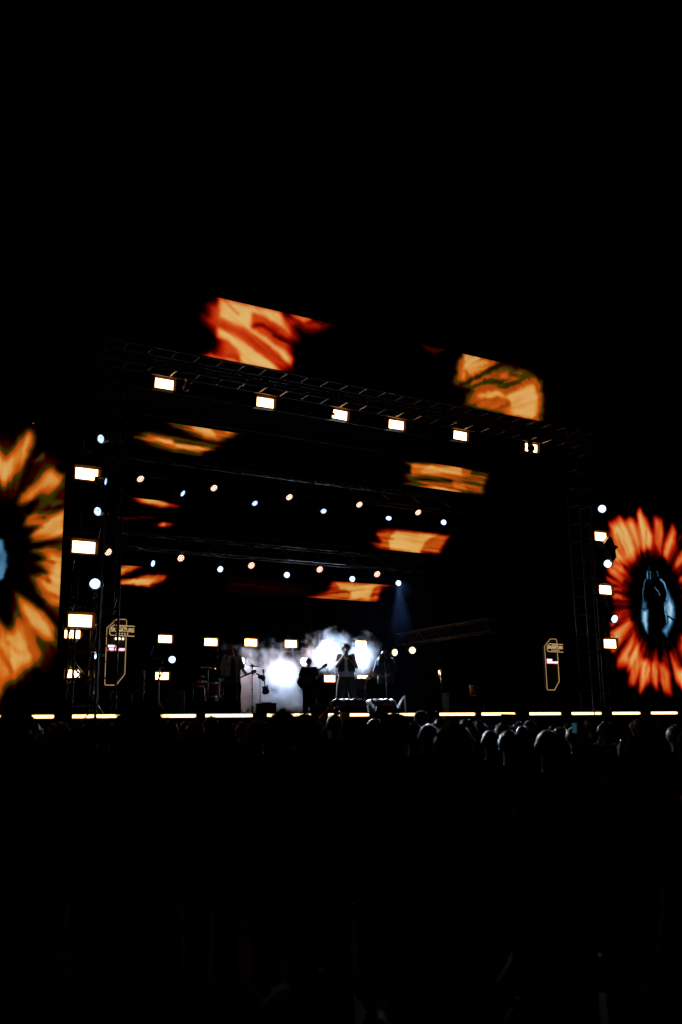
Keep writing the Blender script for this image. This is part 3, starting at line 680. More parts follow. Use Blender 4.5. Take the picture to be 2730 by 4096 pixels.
def sign(label, p0, sx, sz, dots):
    """W about .42, H about 1.36; origin at the bottom corner"""
    t = thing('sign', label, 'sign', p0); t.scale = (sx, 1, sz)
    W, H = .52, 1.38
    q = MB(); q.prism([(0,.02),(.22,.0),(W,.22),(W,H-.02),(.24,H),(0,H-.18)], .02, .08); q.build('board', M['plastic'], t)
    q = MB(); outline_poly(q, [(.36*W+.0,0,0),(.02,0,0),(0,0,.03),(0,0,H-.20),(.26,0,H),(W-.03,0,H),(W,0,H-.03),(W,0,H-.14)], .0065)
    outline_poly(q, [(W,0,H-.38),(W,0,.24),(W-.04,0,.19),(.30,0,0),(.18,0,0)], .0075); q.build('gold_outline', M['e_gold'], t)
    b = MB(); b.prism([(.05,H-.33),(.10,H-.36),(.74,H-.36),(.74,H-.14),(.16,H-.14),(.05,H-.20)], -.03, .01); b.build('name_board', M['plastic'], t)
    q = MB(); outline_poly(q, [(.72,-.04,H-.145),(.17,-.04,H-.135),(.08,-.04,H-.185),(.06,-.04,H-.22),(.06,-.04,H-.31),(.10,-.04,H-.35),(.72,-.04,H-.355)], .009); q.build('gold_border', M['e_gold'], t)
    text_obj('name_lettering', 'SIGNATURE', .118, M['e_goldtext'], t, (.40,-.042,H-.235), bold=.002, xs=1.0)
    text_obj('small_lettering', 'GUDANG GARAM', .026, M['e_goldtext'], t, (.38,-.042,H-.170), bold=.0005, xs=1.1)
    q = MB()
    for i in range(5): star(q, (.25+i*.072, H-.31), .024)
    q.build('star_row', M['e_goldtext'], t, loc=(0,-.036,0))
    if dots:
        q = MB()
        for i in range(3): q.ball((.24+i*.095, -.02, H-.415), .026, n=10, m_=6)
        q.build('bulb_row', M['e_dot'], t)
    b = MB(); b.prism([(.03,.70),(.03,.80),(.05,.83),(.28,.83),(.25,.775),(.48,.77),(.49,.70)], -.015, .015); b.build('red_panel', M['e_redsign'], t)
    text_obj('slogan', 'RASAKAN', .07, M['e_whitesign'], t, (.145,-.024,.803), bold=.002, xs=.68)
    text_obj('slogan', 'NIKMATNYA HIDUP', .07, M['e_whitesign'], t, (.262,-.024,.738), bold=.002, xs=.70)
    q = MB(); q.poly([(W-.035,-.005,.62),(W-.035,-.005,.25),(.29,-.005,.03)], .004); q.build('inner_trim', M['brass'], t)
    return t
s0 = at(420, 2740, 1.0); s1 = at(420, 2474, 1.0); sr = at(507, 2740, 1.0)
sign('near gold outlined sign with three bulbs under its name board', s0, (at(500,2700,1).x-at(421,2700,1).x)/.52, (s1.z-s0.z)/1.38, True)
s0 = at(2190, 2760, 1.0); s1 = at(2190, 2555, 1.0)
sign('far gold outlined sign without bulbs, in front of the brown pole', s0, (at(2236,2700,1).x-at(2186,2700,1).x)/.52, (s1.z-s0.z)/1.38, False)
q = MB(); p = at(2172, 2550, 1.4); q.tube((0,0,0), (0,0,p.z-DECK), .045, 10); o = q.build('pole', M['pole_brown'], loc=(p.x, 1.4, DECK)); tag(o, 'brown upright pole behind the far gold sign', 'pole')

# ------------------------------------------------------------------ people
def remesh(mb, name, voxel, smooth=3):
    """melts overlapping solids into one continuous skin"""
    me = mb.mesh(name); o = bpy.data.objects.new('tmp', me); C.objects.link(o)
    md = o.modifiers.new('r', 'REMESH'); md.mode = 'VOXEL'; md.voxel_size = voxel; md.use_smooth_shade = True
    m2 = o.modifiers.new('s', 'SMOOTH'); m2.factor = .5; m2.iterations = smooth
    dg = bpy.context.evaluated_depsgraph_get(); out = bpy.data.meshes.new_from_object(o.evaluated_get(dg))
    bpy.data.objects.remove(o); bpy.data.meshes.remove(me); out.name = name; return out
class Fl(MB):
    def cap(s, p, q_, r, r2=None, e0=True, e1=True, n=16):
        r2 = r if r2 is None else r2; s.tube(p, q_, r, n, r2)
        if e0: s.ball(p, r, n=n, m_=10)
        if e1: s.ball(q_, r2, n=n, m_=10)
    def ell(s, c, r, fwd=None, up=None):
        mt = Matrix.Translation(Vector(c))
        if fwd is not None:
            f = Vector(fwd).normalized(); u = Vector(up or (0,0,1)); u = (u-f*u.dot(f)).normalized(); x = f.cross(u)
            for i in range(3): mt[i][0] = x[i]; mt[i][1] = f[i]; mt[i][2] = u[i]
        s.ball((0,0,0), *r, n=20, m_=14, mtx=mt)
    def hand(s, w_, d, n_, curl=.5, big=1.0):
        """palm, four curled fingers of unequal length and a thumb leaving the side of the palm; d along the hand, n_ out of the palm"""
        w_ = Vector(w_); d = Vector(d).normalized(); n_ = Vector(n_); n_ = (n_-d*n_.dot(d)).normalized(); sd = d.cross(n_)
        for o_ in (-.026,-.009,.009,.026): s.cap(w_+sd*o_*.6, w_+d*.085+sd*o_, .015, .013, n=8)
        for k, (o_, L) in enumerate(((-.030,.064),(-.010,.076),(.011,.071),(.031,.056))):
            a = w_+d*.088+sd*o_; q1 = (d*math.cos(curl)+n_*math.sin(curl)); b = a+q1*L*.5
            q2 = (d*math.cos(curl*2.1)+n_*math.sin(curl*2.1)); s.cap(a, b, .0100, .0092, n=8); s.cap(b, b+q2*L*.5, .0090, .0078, n=8)
        t1 = w_+d*.035-sd*.040+n_*.012; s.cap(w_+d*.01-sd*.018, t1, .014, .0115, n=8); s.cap(t1, t1+(d*.8-sd*.3+n_*.5).normalized()*.045, .0115, .009, n=8)

BASE = dict(pel=(0,0,.95), wai=(0,.0,1.08), che=(0,0,1.27), nb=(0,-.015,1.44), hb=(0,.0,1.53), hc=(0,.01,1.605), ht=(0,.005,1.665),
    rs=(.165,-.01,1.405), ls=(-.165,-.01,1.405), re=(.22,-.03,1.14), le=(-.22,-.03,1.14), rw=(.22,.06,.91), lw=(-.22,.06,.91),
    rh=(.085,0,.90), lh=(-.085,0,.90), rk=(.10,.02,.49), lk=(-.10,.02,.49), ra=(.11,-.01,.09), la=(-.11,-.01,.09), rt_=(.13,.14,.04), lt=(-.13,.14,.04))
def make_body(P, hands=True, rn=(0,1,0), ln=(0,1,0), curl=.6, voxel=.009):
    P = {**BASE, **P}; s = Fl(); v = lambda k: Vector(P[k])
    fwd = Vector(P.get('face', (0,1,0))).normalized(); hc = v('hc'); up = (v('ht')-v('hb')).normalized(); side = fwd.cross(up).normalized()
    s.ell(v('pel')+Vector((0,0,-.01)), (.165,.115,.12)); s.ell(v('wai'), (.14,.105,.16)); s.ell(v('che')+Vector((0,0,.01)), (.165,.115,.17)); s.ell(v('nb')-Vector((0,0,.05)), (.12,.07,.06))
    s.cap(v('nb')-Vector((0,0,.03)), hc-up*.03-fwd*.01, .056, .052)
    s.ell(hc+up*.018-fwd*.006, (.077,.096,.088), fwd, up); s.ell(hc-up*.048+fwd*.022, (.056,.066,.062), fwd, up)
    s.cap(hc+fwd*.088+up*.01, hc+fwd*.104-up*.018, .009, .014, n=8)                     # nose
    for k in (-1, 1): s.ell(hc+side*k*.080-up*.008-fwd*.005, (.012,.022,.032), fwd, up)   # ears
    for a, h in (('r', rn), ('l', ln)):
        s.cap(v('nb')-Vector((0,0,.07)), v(a+'s'), .055, .062); s.cap(v(a+'s'), v(a+'e'), .058, .043); m_ = v(a+'e').lerp(v(a+'w'), .3); s.cap(v(a+'e'), m_, .042, .043); s.cap(m_, v(a+'w'), .043, .027)
        s.hand(v(a+'w'), P.get(a+'d') or (v(a+'w')-v(a+'e')), h, curl)
        s.cap(v(a+'h'), v(a+'k'), .092, .060); c_ = v(a+'k').lerp(v(a+'a'), .3); s.cap(v(a+'k'), c_, .056, .056); s.cap(c_, v(a+'a'), .056, .036)
        t_ = v('rt_' if a == 'r' else 'lt'); s.cap(v(a+'a')-Vector((0,.03,.045)), t_, .036, .030)
    return remesh(s, 'body', voxel, 4), P
def make_top(P, sleeve=.55, hem=.93, fat=1.0):
    s = Fl(); v = lambda k: Vector(P[k]); z = Vector((0,0,1))
    s.ell(v('che')+z*.01, (.182*fat,.134*fat,.18)); s.ell(v('nb')-z*.055, (.13,.085,.055))
    s.add(*ring_solid([( v('che'), .180*fat, .133*fat), (v('wai'), .165*fat, .127*fat), (v('pel')+(v('wai')-v('pel'))*((hem-.95)/.13), .180*fat, .135*fat)]))
    for k in 'rl':
        s.cap(v('nb')-z*.065, v(k+'s')-z*.004, .066, .078); e = v(k+'s').lerp(v(k+'e'), min(1, sleeve)); s.cap(v(k+'s')-z*.004, e, .077, .070, e1=sleeve > 1)
        if sleeve > 1: s.cap(v(k+'e'), v(k+'e').lerp(v(k+'w'), sleeve-1), .066, .050, e1=False)
    return remesh(s, 'shirt', .014, 3)
def ring_solid(rings, n=24):
    vs = []; fs = []
    for c, rx, ry in rings:
        for i in range(n): a = 2*PI*i/n; vs.append((c[0]+rx*math.cos(a), c[1]+ry*math.sin(a), c[2]))
    m_ = len(rings)
    for k in range(m_-1):
        for i in range(n): fs.append((k*n+i, (k+1)*n+i, (k+1)*n+(i+1)%n, k*n+(i+1)%n))
    fs.append(tuple(range(n))); fs.append(tuple((m_-1)*n+i for i in range(n-1,-1,-1))); return vs, fs
def make_legs(P, wide=1.0):
    s = Fl(); v = lambda k: Vector(P[k]); z = Vector((0,0,1)); s.ell(v('pel')-z*.03, (.178,.132,.13))
    s.add(*ring_solid([(v('pel')+z*.06, .168, .125), (v('pel')-z*.03, .176, .132)]))
    for k in 'rl':
        s.cap(v(k+'h'), v(k+'h').lerp(v(k+'k'), .5), .105, .098*wide); s.cap(v(k+'h').lerp(v(k+'k'), .5), v(k+'k'), .098*wide, .082*wide); s.cap(v(k+'k'), v(k+'a')-z*.02, .082*wide, .085*wide, e1=False)
    return remesh(s, 'trousers', .014, 3)
def make_hair(kind, P, seed=1):
    rnd = random.Random(seed); hc = Vector(P['hc']); q = MB()
    L = {'short': .018, 'curly': .045, 'long': .03, 'cap': .0, 'scarf': 0, 'bald': 0, 'dread': .03}[kind]
    fwd = Vector(P.get('face', (0,1,0))).normalized(); up = (Vector(P['ht'])-Vector(P['hb'])).normalized(); sd = fwd.cross(up).normalized()
    mt = Matrix.Identity(4)
    for i in range(3): mt[i][0] = sd[i]; mt[i][1] = fwd[i]; mt[i][2] = up[i]; mt[i][3] = hc[i]
    rx, ry, rz = .083+L*.6, .103+L*.6, .094+L*.6
    if kind in ('short', 'curly', 'long', 'dread'):
        n_, m_ = 20, 12; vs = []; fs = []
        for j in range(m_+1):
            t = PI*.72*j/m_
            for i in range(n_):
                a = 2*PI*i/n_; front = max(0, math.sin(a)); tt = t*(1-.46*front); b = 1+rnd.uniform(-.05, .09)*(1 if kind != 'short' else .5)
                vs.append((rx*b*math.sin(tt)*math.cos(a), -.012+ry*b*math.sin(tt)*math.sin(a), .018+rz*b*math.cos(tt)))
        for j in range(m_):
            for i in range(n_): fs.append((j*n_+i, (j+1)*n_+i, (j+1)*n_+(i+1)%n_, j*n_+(i+1)%n_))
        q.add(vs, fs, mt)
        ns = {'short': 260, 'curly': 420, 'long': 200, 'dread': 80}[kind]
        for k in range(ns):
            t = rnd.uniform(0, PI*.70); a = rnd.uniform(0, 2*PI); t *= (1-.4*max(0, math.sin(a)))
            d = Vector((math.sin(t)*math.cos(a), math.sin(t)*math.sin(a), math.cos(t))); p = Vector((rx*d.x, -.012+ry*d.y, .018+rz*d.z))
            d = (d+Vector((rnd.uniform(-.6,.6), rnd.uniform(-.6,.6), rnd.uniform(-.5,.3)))).normalized(); l = (.026 if kind == 'short' else .042)*rnd.uniform(.5,1.2)
            w_ = d.cross(Vector((0,0,1))).normalized()*.0016; q.add([p-w_, p+w_, p+d*l*.6+w_, p+d*l+Vector((0,0,-.006))], [(0,1,2,3)], mt)
        if kind == 'long':
            for k in range(240):
                a = rnd.uniform(-PI*1.02, .02*PI) if k % 5 else rnd.uniform(0, 2*PI); p = Vector((rx*.95*math.cos(a), -.02+ry*.9*math.sin(a), rnd.uniform(-.04,.04)))
                for _ in range(6):
                    nx = p+Vector((rnd.uniform(-.022,.022)+.012*math.cos(a), rnd.uniform(-.02,.02), -rnd.uniform(.03,.05))); q.tube(mt@p, mt@nx, rnd.uniform(.004,.009), 4, .004); p = nx
        if kind == 'dread':
            for k in range(34):
                a = rnd.uniform(-PI, 0); p = Vector((rx*.95*math.cos(a), -.02+ry*.9*math.sin(a), rnd.uniform(-.03,.07)))
                for _ in range(6):
                    nx = p+Vector((rnd.uniform(-.012,.012), rnd.uniform(-.015,.01), -rnd.uniform(.035,.05))); q.tube(mt@p, mt@nx, .011, 6, .0105); p = nx
    elif kind == 'cap':
        q.lathe([(.098,-.005),(.101,.03),(.092,.075),(.055,.108),(.01,.118)], 20, mt @ Matrix.Translation((0,-.008,.004)) @ Matrix.Diagonal((.9,1.08,1,1)))
        q.add([(-.07,.09,.008),(.07,.09,.008),(.05,.17,-.005),(-.05,.17,-.005),(-.07,.09,.014),(.07,.09,.014),(.05,.17,.001),(-.05,.17,.001)], [(0,1,2,3),(7,6,5,4),(0,4,5,1),(1,5,6,2),(2,6,7,3),(3,7,4,0)], mt)
    elif kind == 'scarf':
        q.lathe([(.16,-.26),(.15,-.20),(.105,-.13),(.098,-.05),(.104,.03),(.09,.085),(.05,.115),(.005,.122)], 22, mt @ Matrix.Translation((0,-.012,0)) @ Matrix.Diagonal((1,1.08,1,1)))
    return q.mesh('hair')

def face_parts(o, P):        # eyes and mouth of the performers
    hc = Vector(P['hc']); f = Vector(P.get('face', (0,1,0))).normalized(); sd = f.cross(Vector((0,0,1))).normalized()
    for k in (-1, 1):
        q = MB(); q.ball(hc+f*.081+sd*k*.030+Vector((0,0,.012)), .011, n=8, m_=5); q.build('eye', M['white'], o, smooth=True)
    q = MB(); q.box(hc+f*.086-Vector((0,0,.048)), (.042,.01,.008)); q.build('mouth', M['red'], o)

def performer(name, label, P, px, py_head, Y, hair, top, legs, face_at=None, curl=.6, rn=(0,1,0), ln=(0,1,0), yaw=0, sleeve=.55, hairseed=1, legwide=1.0, fat=1.0, hem=.93):
    p = at(px, py_head, Y); d = CAM-p; rz = math.atan2(d.y, d.x)-PI/2+yaw
    sc_ = (p.z-DECK)/( {**BASE, **P}['ht'][2]+.06)
    t = thing('person', label, 'person', (p.x, p.y, DECK), rz); t.scale = (sc_,)*3
    bm_, P = make_body(P, True, rn, ln, curl, .0075); b = link('body', bm_, M['skin'], t)
    face_parts(b, P)
    if hair != 'bald': link('hair', make_hair(hair, P, hairseed), M['hair_bright'] if hair == 'long' else M['hair'], t)
    link('shirt', make_top(P, sleeve=sleeve, fat=fat, hem=hem), M[top], t); link('trousers', make_legs(P, legwide), M[legs], t)
    for k in 'rl':
        a = Vector(P[k+'a']); tt = Vector(P['rt_' if k == 'r' else 'lt']); q = MB(); q.ball((a+tt)/2+Vector((0,.02,-.03)), .05, .14, .045); q.build('shoe', M['cloth_dark'], t, smooth=True)
    return t, P, sc_, rz

# the singer in a vest, both hands round the microphone
PS = dict(re=(.23,.13,1.16), le=(-.25,.13,1.13), rw=(.055,.235,1.40), lw=(-.06,.245,1.37), rd=Vector((-.3,.0,1)), ld=Vector((.3,.0,1)),
          hb=(0,.02,1.52), hc=(0,.05,1.59), ht=(0,.06,1.65), face=(0.05,1,-.12), rh=(.09,0,.90), lh=(-.09,0,.90), rk=(.15,.03,.48), lk=(-.15,.03,.48), ra=(.17,0,.09), la=(-.17,0,.09), rt_=(.20,.14,.04), lt=(-.20,.14,.04))
t, P, sc_, rz = performer('person', 'singer in a dark vest over a pale shirt gripping a microphone with both hands', PS, 1384, 2576, 1.7, 'short', 'cloth_white', 'trousers', rn=(-1,0,0), ln=(1,0,0), curl=1.1, sleeve=.5, legwide=1.28, fat=1.12, hem=.90)
# open vest over the shirt: two fronts and a back in one piece
vs = []; fs = []; na, nz_ = 40, 14
for lay in (0, .008):
    for j in range(nz_+1):
        f = j/nz_; z_ = 1.0+.425*f
        for i in range(na+1):
            u = i/na; gap = R(9)+R(16)*max(0, f-.7)/.3+R(10)*max(0, .15-f)/.15; a = PI/2+gap+(2*PI-2*gap)*u
            rx_, ry_ = (.214+lay)*(1-.42*max(0, f-.72)/.28), (.158+lay)*(1-.25*max(0, f-.72)/.28)
            vs.append((rx_*math.cos(a), ry_*math.sin(a), z_+(.0 if f > .1 else .03*abs(math.sin((a-PI/2)*2)))))
st_ = (na+1)*(nz_+1)
for j in range(nz_):
    for i in range(na): a0 = j*(na+1)+i; fs.append((a0, a0+1, a0+na+2, a0+na+1)); fs.append((st_+a0+na+1, st_+a0+na+2, st_+a0+1, st_+a0))
for i in range(na): fs.append((i+1, i, st_+i, st_+i+1)); b0 = nz_*(na+1)+i; fs.append((b0, b0+1, st_+b0+1, st_+b0))
q = MB(); q.add(vs, fs); vest = q.build('vest', M['vest'], t, smooth=True)
q = MB()
for k in (-1, 1): q.box((k*.10,.146,1.19), (.08,.02,.012), rz=-k*.35); q.box((k*.10,.150,1.07), (.085,.02,.09), rz=-k*.35)
q.build('pocket', M['vest'], vest)
q = MB(); q.lathe([(.035,0),(.04,.02),(.037,.04)], 12, Matrix.Translation((-.045,.235,1.355))@Matrix.Rotation(.3,4,'Y')); q.build('bracelet', M['brass'], t)
def make_mic():
    m_ = thing('microphone', '', 'microphone'); q = MB(); q.lathe([(.012,0),(.014,.02),(.019,.15),(.021,.165)], 12); q.build('handle', M['blackmet'], m_)
    q = MB(); q.ball((0,0,.185), .027); q.build('grille', M['steel'], m_, smooth=True); return m_
def wpos(t, p): return t.matrix_basis @ Vector(p)
def place_mic(pos, rot, label, s_=1.0):
    o = place('mic', make_mic, pos, rot, label, 'hand held and stand microphones', s_); return o
place_mic(wpos(t, (0,.33,1.36)), (.5,0,rz), 'microphone clutched in both fists at the mouth of the vest singer')

# the long haired singer and guitarist at the near side
PG = dict(re=(.26,-.05,1.13), le=(-.25,-.02,1.13), rw=(.22,.20,.99), lw=(-.30,.18,1.02), hb=(0.0,.01,1.53), hc=(-.01,.02,1.60), ht=(-.02,.0,1.665), face=(-.75,.7,.05))
t, P, sc_, rz = performer('person', 'long haired singer with a red headband and a loose open shirt at a stand microphone', PG, 932, 2581, 2.4, 'dread', 'cloth_grey', 'cloth_dark', sleeve=.95, curl=.9, yaw=.05, fat=1.16, legwide=1.35, hem=.80)
q = MB(); q.lathe([(.100,0),(.103,.012),(.100,.028)], 20, Matrix.Translation(P['hc'])@Matrix.Translation((0,0,.025))@Matrix.Rotation(-.1,4,'X')@Matrix.Diagonal((1,1.12,1,1))); q.build('headband', M['red'], t)
q = MB(); q.prism([(-.03,0),(.02,.02),(.035,-.10),(-.01,-.12)], .125, .135, Matrix.Translation((.09,0,1.44))); q.build('collar', M['cloth_white'], t)
s = Fl(); s.ell((0,.085,1.22), (.085,.09,.20)); s.ell((0,.085,1.02), (.09,.095,.16)); link('undershirt', remesh(s, 'undershirt', .014), M['cloth_dark'], t)
def guitar(label, p, q_, depth_dir, L=1.05, bodymat='wood', name='guitar'):
    """p the end of the body, q_ the tip of the headstock, in the world"""
    p = Vector(p); q_ = Vector(q_); x = (q_-p).normalized(); y = Vector(depth_dir).normalized(); y = (y-x*y.dot(x)).normalized(); z = x.cross(y)
    m4 = Matrix.Identity(4)
    for i in range(3): m4[i][0] = x[i]; m4[i][1] = y[i]; m4[i][2] = z[i]; m4[i][3] = p[i]
    t = thing(name, label, 'guitar', (0,0,0)); t.matrix_basis = m4; k = (q_-p).length/L; t.scale = (k,k,k)
    out = [(0,.0),(.02,.10),(.09,.155),(.17,.14),(.24,.10),(.31,.12),(.37,.125),(.38,.09),(.33,.045),(.36,.02),(.36,-.03),(.33,-.06),(.37,-.10),(.34,-.13),(.26,-.11),(.18,-.13),(.09,-.155),(.02,-.10)]
    q = MB(); q.prism(out, -.02, .02); q.build('guitar_body', M[bodymat], t)
    q = MB(); q.box((.58,.022,0), (.56,.02,.05)); nk = q.build('neck', M['plastic'], t)
    q = MB(); q.prism([(.86,-.025),(.90,-.045),(1.03,-.04),(1.05,0),(1.02,.04),(.90,.045),(.86,.025)], .01, .03); q.build('headstock', M['plastic'], t)
    q = MB()
    for i in range(4): q.tube((.91+i*.035,.02,.04),(.91+i*.035,.02,.075),.005); q.ball((.91+i*.035,.02,.078),.010,n=6,m_=4)
    q.build('tuning_pegs', M['chrome'], t)
    q = MB()
    for i in range(4): q.tube((.10,.034,-.015+i*.01),(.95,.034,-.015+i*.01),.0012,3)
    q.build('strings', M['steel'], t); q = MB(); q.box((.22,.026,0),(.03,.012,.08)); q.box((.12,.026,0),(.03,.02,.07)); q.build('pickups', M['blackmet'], t)
    return t
cd_ = lambda p: (CAM-Vector(p))
pa = at(902, 2733, 2.05); pb = at(1024, 2684, 2.35)
guitar('bass guitar of the long haired singer, its neck pointing out over the smoke', pa, pb, cd_(pa), bodymat='plastic', name='bass_guitar')

def mic_stand(label, base, ztop, boom_to, base_kind='tripod'):
    t = thing('microphone_stand', label, 'microphone stand', base)
    q = MB(); q.tube((0,0,.02),(0,0,ztop),.011,8); q.build('pole', M['steel'], t)
    q = MB()
    for i in range(3): a = i*2*PI/3+.3; q.tube((0,0,.16),(.28*math.cos(a),.28*math.sin(a),.01),.009)
    q.build('tripod_feet', M['blackmet'], t)
    b = Vector(boom_to)-Vector(base); q = MB(); a = Vector((0,0,ztop)); q.tube(a-(b-a)*.35, b, .008); q.ball(a, .022, n=8, m_=5); q.build('boom', M['steel'], t)
    return t
m0 = at(948, 2850, 1.95); mt_ = at(951, 2640, 1.95); mh = at(945, 2607, 1.95)
mic_stand('microphone stand in front of the long haired singer', (m0.x, 1.95, DECK), mt_.z-DECK, mh)
d = (at(944, 2607, 1.95)-at(953, 2627, 1.95)).normalized(); place_mic(at(953, 2627, 1.95), d.to_track_quat('Z','Y').to_euler(), 'microphone on the stand at the mouth of the long haired singer', 1.25)

# the bass player farther back
PB = dict(re=(.27,-.02,1.16), le=(-.27,.0,1.17), rw=(.06,.20,1.10), lw=(-.30,.22,1.22), rd=Vector((-1,.1,.25)), hb=(0,.01,1.53), hc=(0.0,.03,1.60), ht=(.0,.03,1.665), face=(-.25,1,-.1))
t, P, sc_, rz = performer('person', 'short haired bass player in a black shirt standing against the white glow', PB, 1236, 2633, 6.2, 'short', 'cloth_dark', 'cloth_dark', sleeve=.8, curl=.8, fat=1.12)
pa = at(1196, 2744, 5.85); pb = at(1310, 2655, 5.85)
guitar('electric guitar slanting up from the hip of the short haired player', pa, pb, cd_(pa), bodymat='plastic', name='electric_guitar')

# the bowing guitarist at the far side
PR = dict(che=(0,.03,1.26), nb=(0,.06,1.42), hb=(0,.12,1.48), hc=(0,.17,1.52), ht=(0,.20,1.57), face=(-.45,1,-.55), re=(.25,-.02,1.14), le=(-.24,-.02,1.14), rw=(.08,.20,.98), lw=(-.12,.22,1.02), rd=Vector((-1,.1,.1)), ld=Vector((1,.1,-.1)))
t, P, sc_, rz = performer('person', 'curly long haired musician in a dark jacket bowing over a stand microphone', PR, 1540, 2607, 2.9, 'long', 'jacket', 'cloth_dark', sleeve=1.6, curl=.8, fat=1.22, hem=.80, hairseed=5, legwide=1.2)
m0 = at(1549, 2850, 2.35); mt_ = at(1546, 2697, 2.35); mh = at(1537, 2642, 2.35)
mic_stand('microphone stand before the bowing long haired musician', (m0.x, 2.35, DECK), mt_.z-DECK, mh)
d = (at(1531, 2626, 2.35)-at(1550, 2646, 2.35)).normalized(); place_mic(at(1550, 2646, 2.35), d.to_track_quat('Z','Y').to_euler(), 'silver microphone in front of the face of the bowing musician', 1.3)

# ------------------------------------------------------------------ gear on the stage
def wedge(label, xa, xb, Y, matkey, h=.33):
    a = at(xa, 2850, Y); b = at(xb, 2850, Y); W = b.x-a.x; t = thing('stage_monitor', label, 'loudspeaker', ((a.x+b.x)/2, Y, DECK))
    pr = [(-.30,0),(.30,0),(.27,h*.55),(.05,h),(-.10,h),(-.30,h*.35)]
    q = MB(); n = len(pr); vs = [(-W/2+.02, y, z) for y, z in pr]+[(W/2-.02, y, z) for y, z in pr]
    q.add(vs, [tuple(range(n-1,-1,-1)), tuple(range(n,2*n))]+[(i,(i+1)%n,n+(i+1)%n,n+i) for i in range(n)]); q.build('cabinet', M['plastic'], t)
    # crumpled sheet laid over the top and hanging down one end
    rnd = random.Random(int(xa)); nu, nv = 46, 26; vs = []; fs = []
    path = [(-.33, h*.55),(-.24,h*.72),(-.12,h+.02),(.06,h+.025),(.17,h*.82),(.31,h*.5)]
    for i in range(nu+1):
        u = i/nu; x = -W/2-.03+(W+.06)*u
        for j in range(nv+1):
            v_ = j/nv*(len(path)-1); k = min(int(v_), len(path)-2); f = v_-k; y = path[k][0]*(1-f)+path[k+1][0]*f; z = path[k][1]*(1-f)+path[k+1][1]*f
            w_ = .012*math.sin(x*31+y*17)+.010*math.sin(x*13-y*40+2)+.006*rnd.uniform(-1,1); zz = z+w_
            if u < .06: zz -= (.06-u)/.06*h*.5
            if u > .95: zz -= (u-.95)/.05*.05
            vs.append((x, y+w_*.6, max(.01, zz)))
    for i in range(nu):
        for j in range(nv): a0 = i*(nv+1)+j; fs.append((a0, a0+1, a0+nv+2, a0+nv+1))
    q = MB(); q.add(vs, fs); q.build('cover_sheet', M[matkey], t, smooth=True)
    q = MB(); vs = []; fs = []       # the sheet's flap at the near end
    for i in range(11):
        for j in range(13):
            y = -.30+.055*i; z = max(.01, (h*.95)*(1-j/12)); x = -W/2-.035-.02*math.sin(i*1.3+j*.5)-.05*(j/12)*(1-abs(i-5)/6); z = z if abs(i-5) < 4 else z*.7
            vs.append((x, y, z))
    for i in range(10):
        for j in range(12): a0 = i*13+j; fs.append((a0, a0+1, a0+14, a0+13))
    q.add(vs, fs); q.build('sheet_flap', M[matkey], t, smooth=True)
wedge('stage monitor wrapped in dark crumpled plastic at the feet of the vest singer', 1337, 1446, .50, 'tarp_dark', .275)
wedge('stage monitor wrapped in pale crumpled plastic, beside the darker wrapped one', 1474, 1566, .50, 'tarp', .275)
def box_thing(name, label, cat, x0, x1, y0, y1, Y, d, mt, part='cabinet', extra=None):
    a = at(x0, y1, Y); b = at(x1, y1, Y); c = at(x0, y0, Y); W = b.x-a.x; H = c.z-DECK
    t = thing(name, label, cat, ((a.x+b.x)/2, Y+d/2, DECK)); q = MB(); q.bbox((0,0,H/2), (W,d,H), .02); q.build(part, M[mt], t)
    q = MB()
    for i in range(9): q.box((0,-d/2-.006,.04+i*(H-.08)/8), (W-.06,.008,.008))
    for s_ in (-1,1):
        for e in (-1,1): q.ball((s_*(W/2-.01),e*(d/2-.01),H-.01),.018,n=6,m_=4)
    q.build('grille', M['blackmet'], t); return t
box_thing('black_box', 'small black monitor box standing in the pale smoke', 'loudspeaker', 1057, 1108, 2812, 2848, .9, .4, 'plastic')
box_thing('road_case', 'large black road case under the long haired singer', 'case', 806, 966, 2803, 2848, .9, .7, 'plastic')
box_thing('amplifier', 'dark amplifier standing behind the seated cymbals', 'amplifier', 660, 740, 2760, 2848, 6.5, .4, 'plastic')
box_thing('amplifier', 'dark amplifier behind the white metal frame', 'amplifier', 1800, 1880, 2770, 2848, 5.5, .4, 'plastic')
# striped boxes at the near end
for x0, x1, y0, l in ((319,333,2820,'smaller orange striped box near the tower foot'),(341,361,2815,'larger orange striped box beside the smaller one')):
    a = at(x0, 2846, .3); b = at(x1, 2846, .3); c = at(x0, y0, .3); W = b.x-a.x; H = c.z-DECK
    t = thing('striped_box', l, 'box', ((a.x+b.x)/2, .4, DECK)); q = MB(); q.bbox((0,0,H/2),(W,.12,H),.008); q.build('box', M['orange'], t)
    q = MB(); q.prism([(-W*.4,H*.9),(-W*.15,H*.9),(W*.4,H*.1),(W*.15,H*.1)], -.066, -.061); q.build('stripe', M['plastic'], t)
# white metal A frame with a black panel
t = thing('folding_frame', 'white tubular folding frame leaning over the footlights, with a black panel', 'stand', (0,0,0))
q = MB(); ap = at(1620,2783,.5); q.tube(ap, at(1583,2850,.3), .016, 8); q.tube(ap, at(1625,2850,.7), .016, 8); q.tube(at(1612,2788,.62), at(1581,2842,.45), .010, 8); q.build('tube_frame', M['white'], t)
pp = at(1622,2784,.8); pq = at(1727,2786,.8); q = MB(); q.box(((pp.x+pq.x)/2,.85,(pp.z+DECK)/2+.01),(pq.x-pp.x,.04,pp.z-DECK-.02)); q.build('panel', M['plastic'], t)
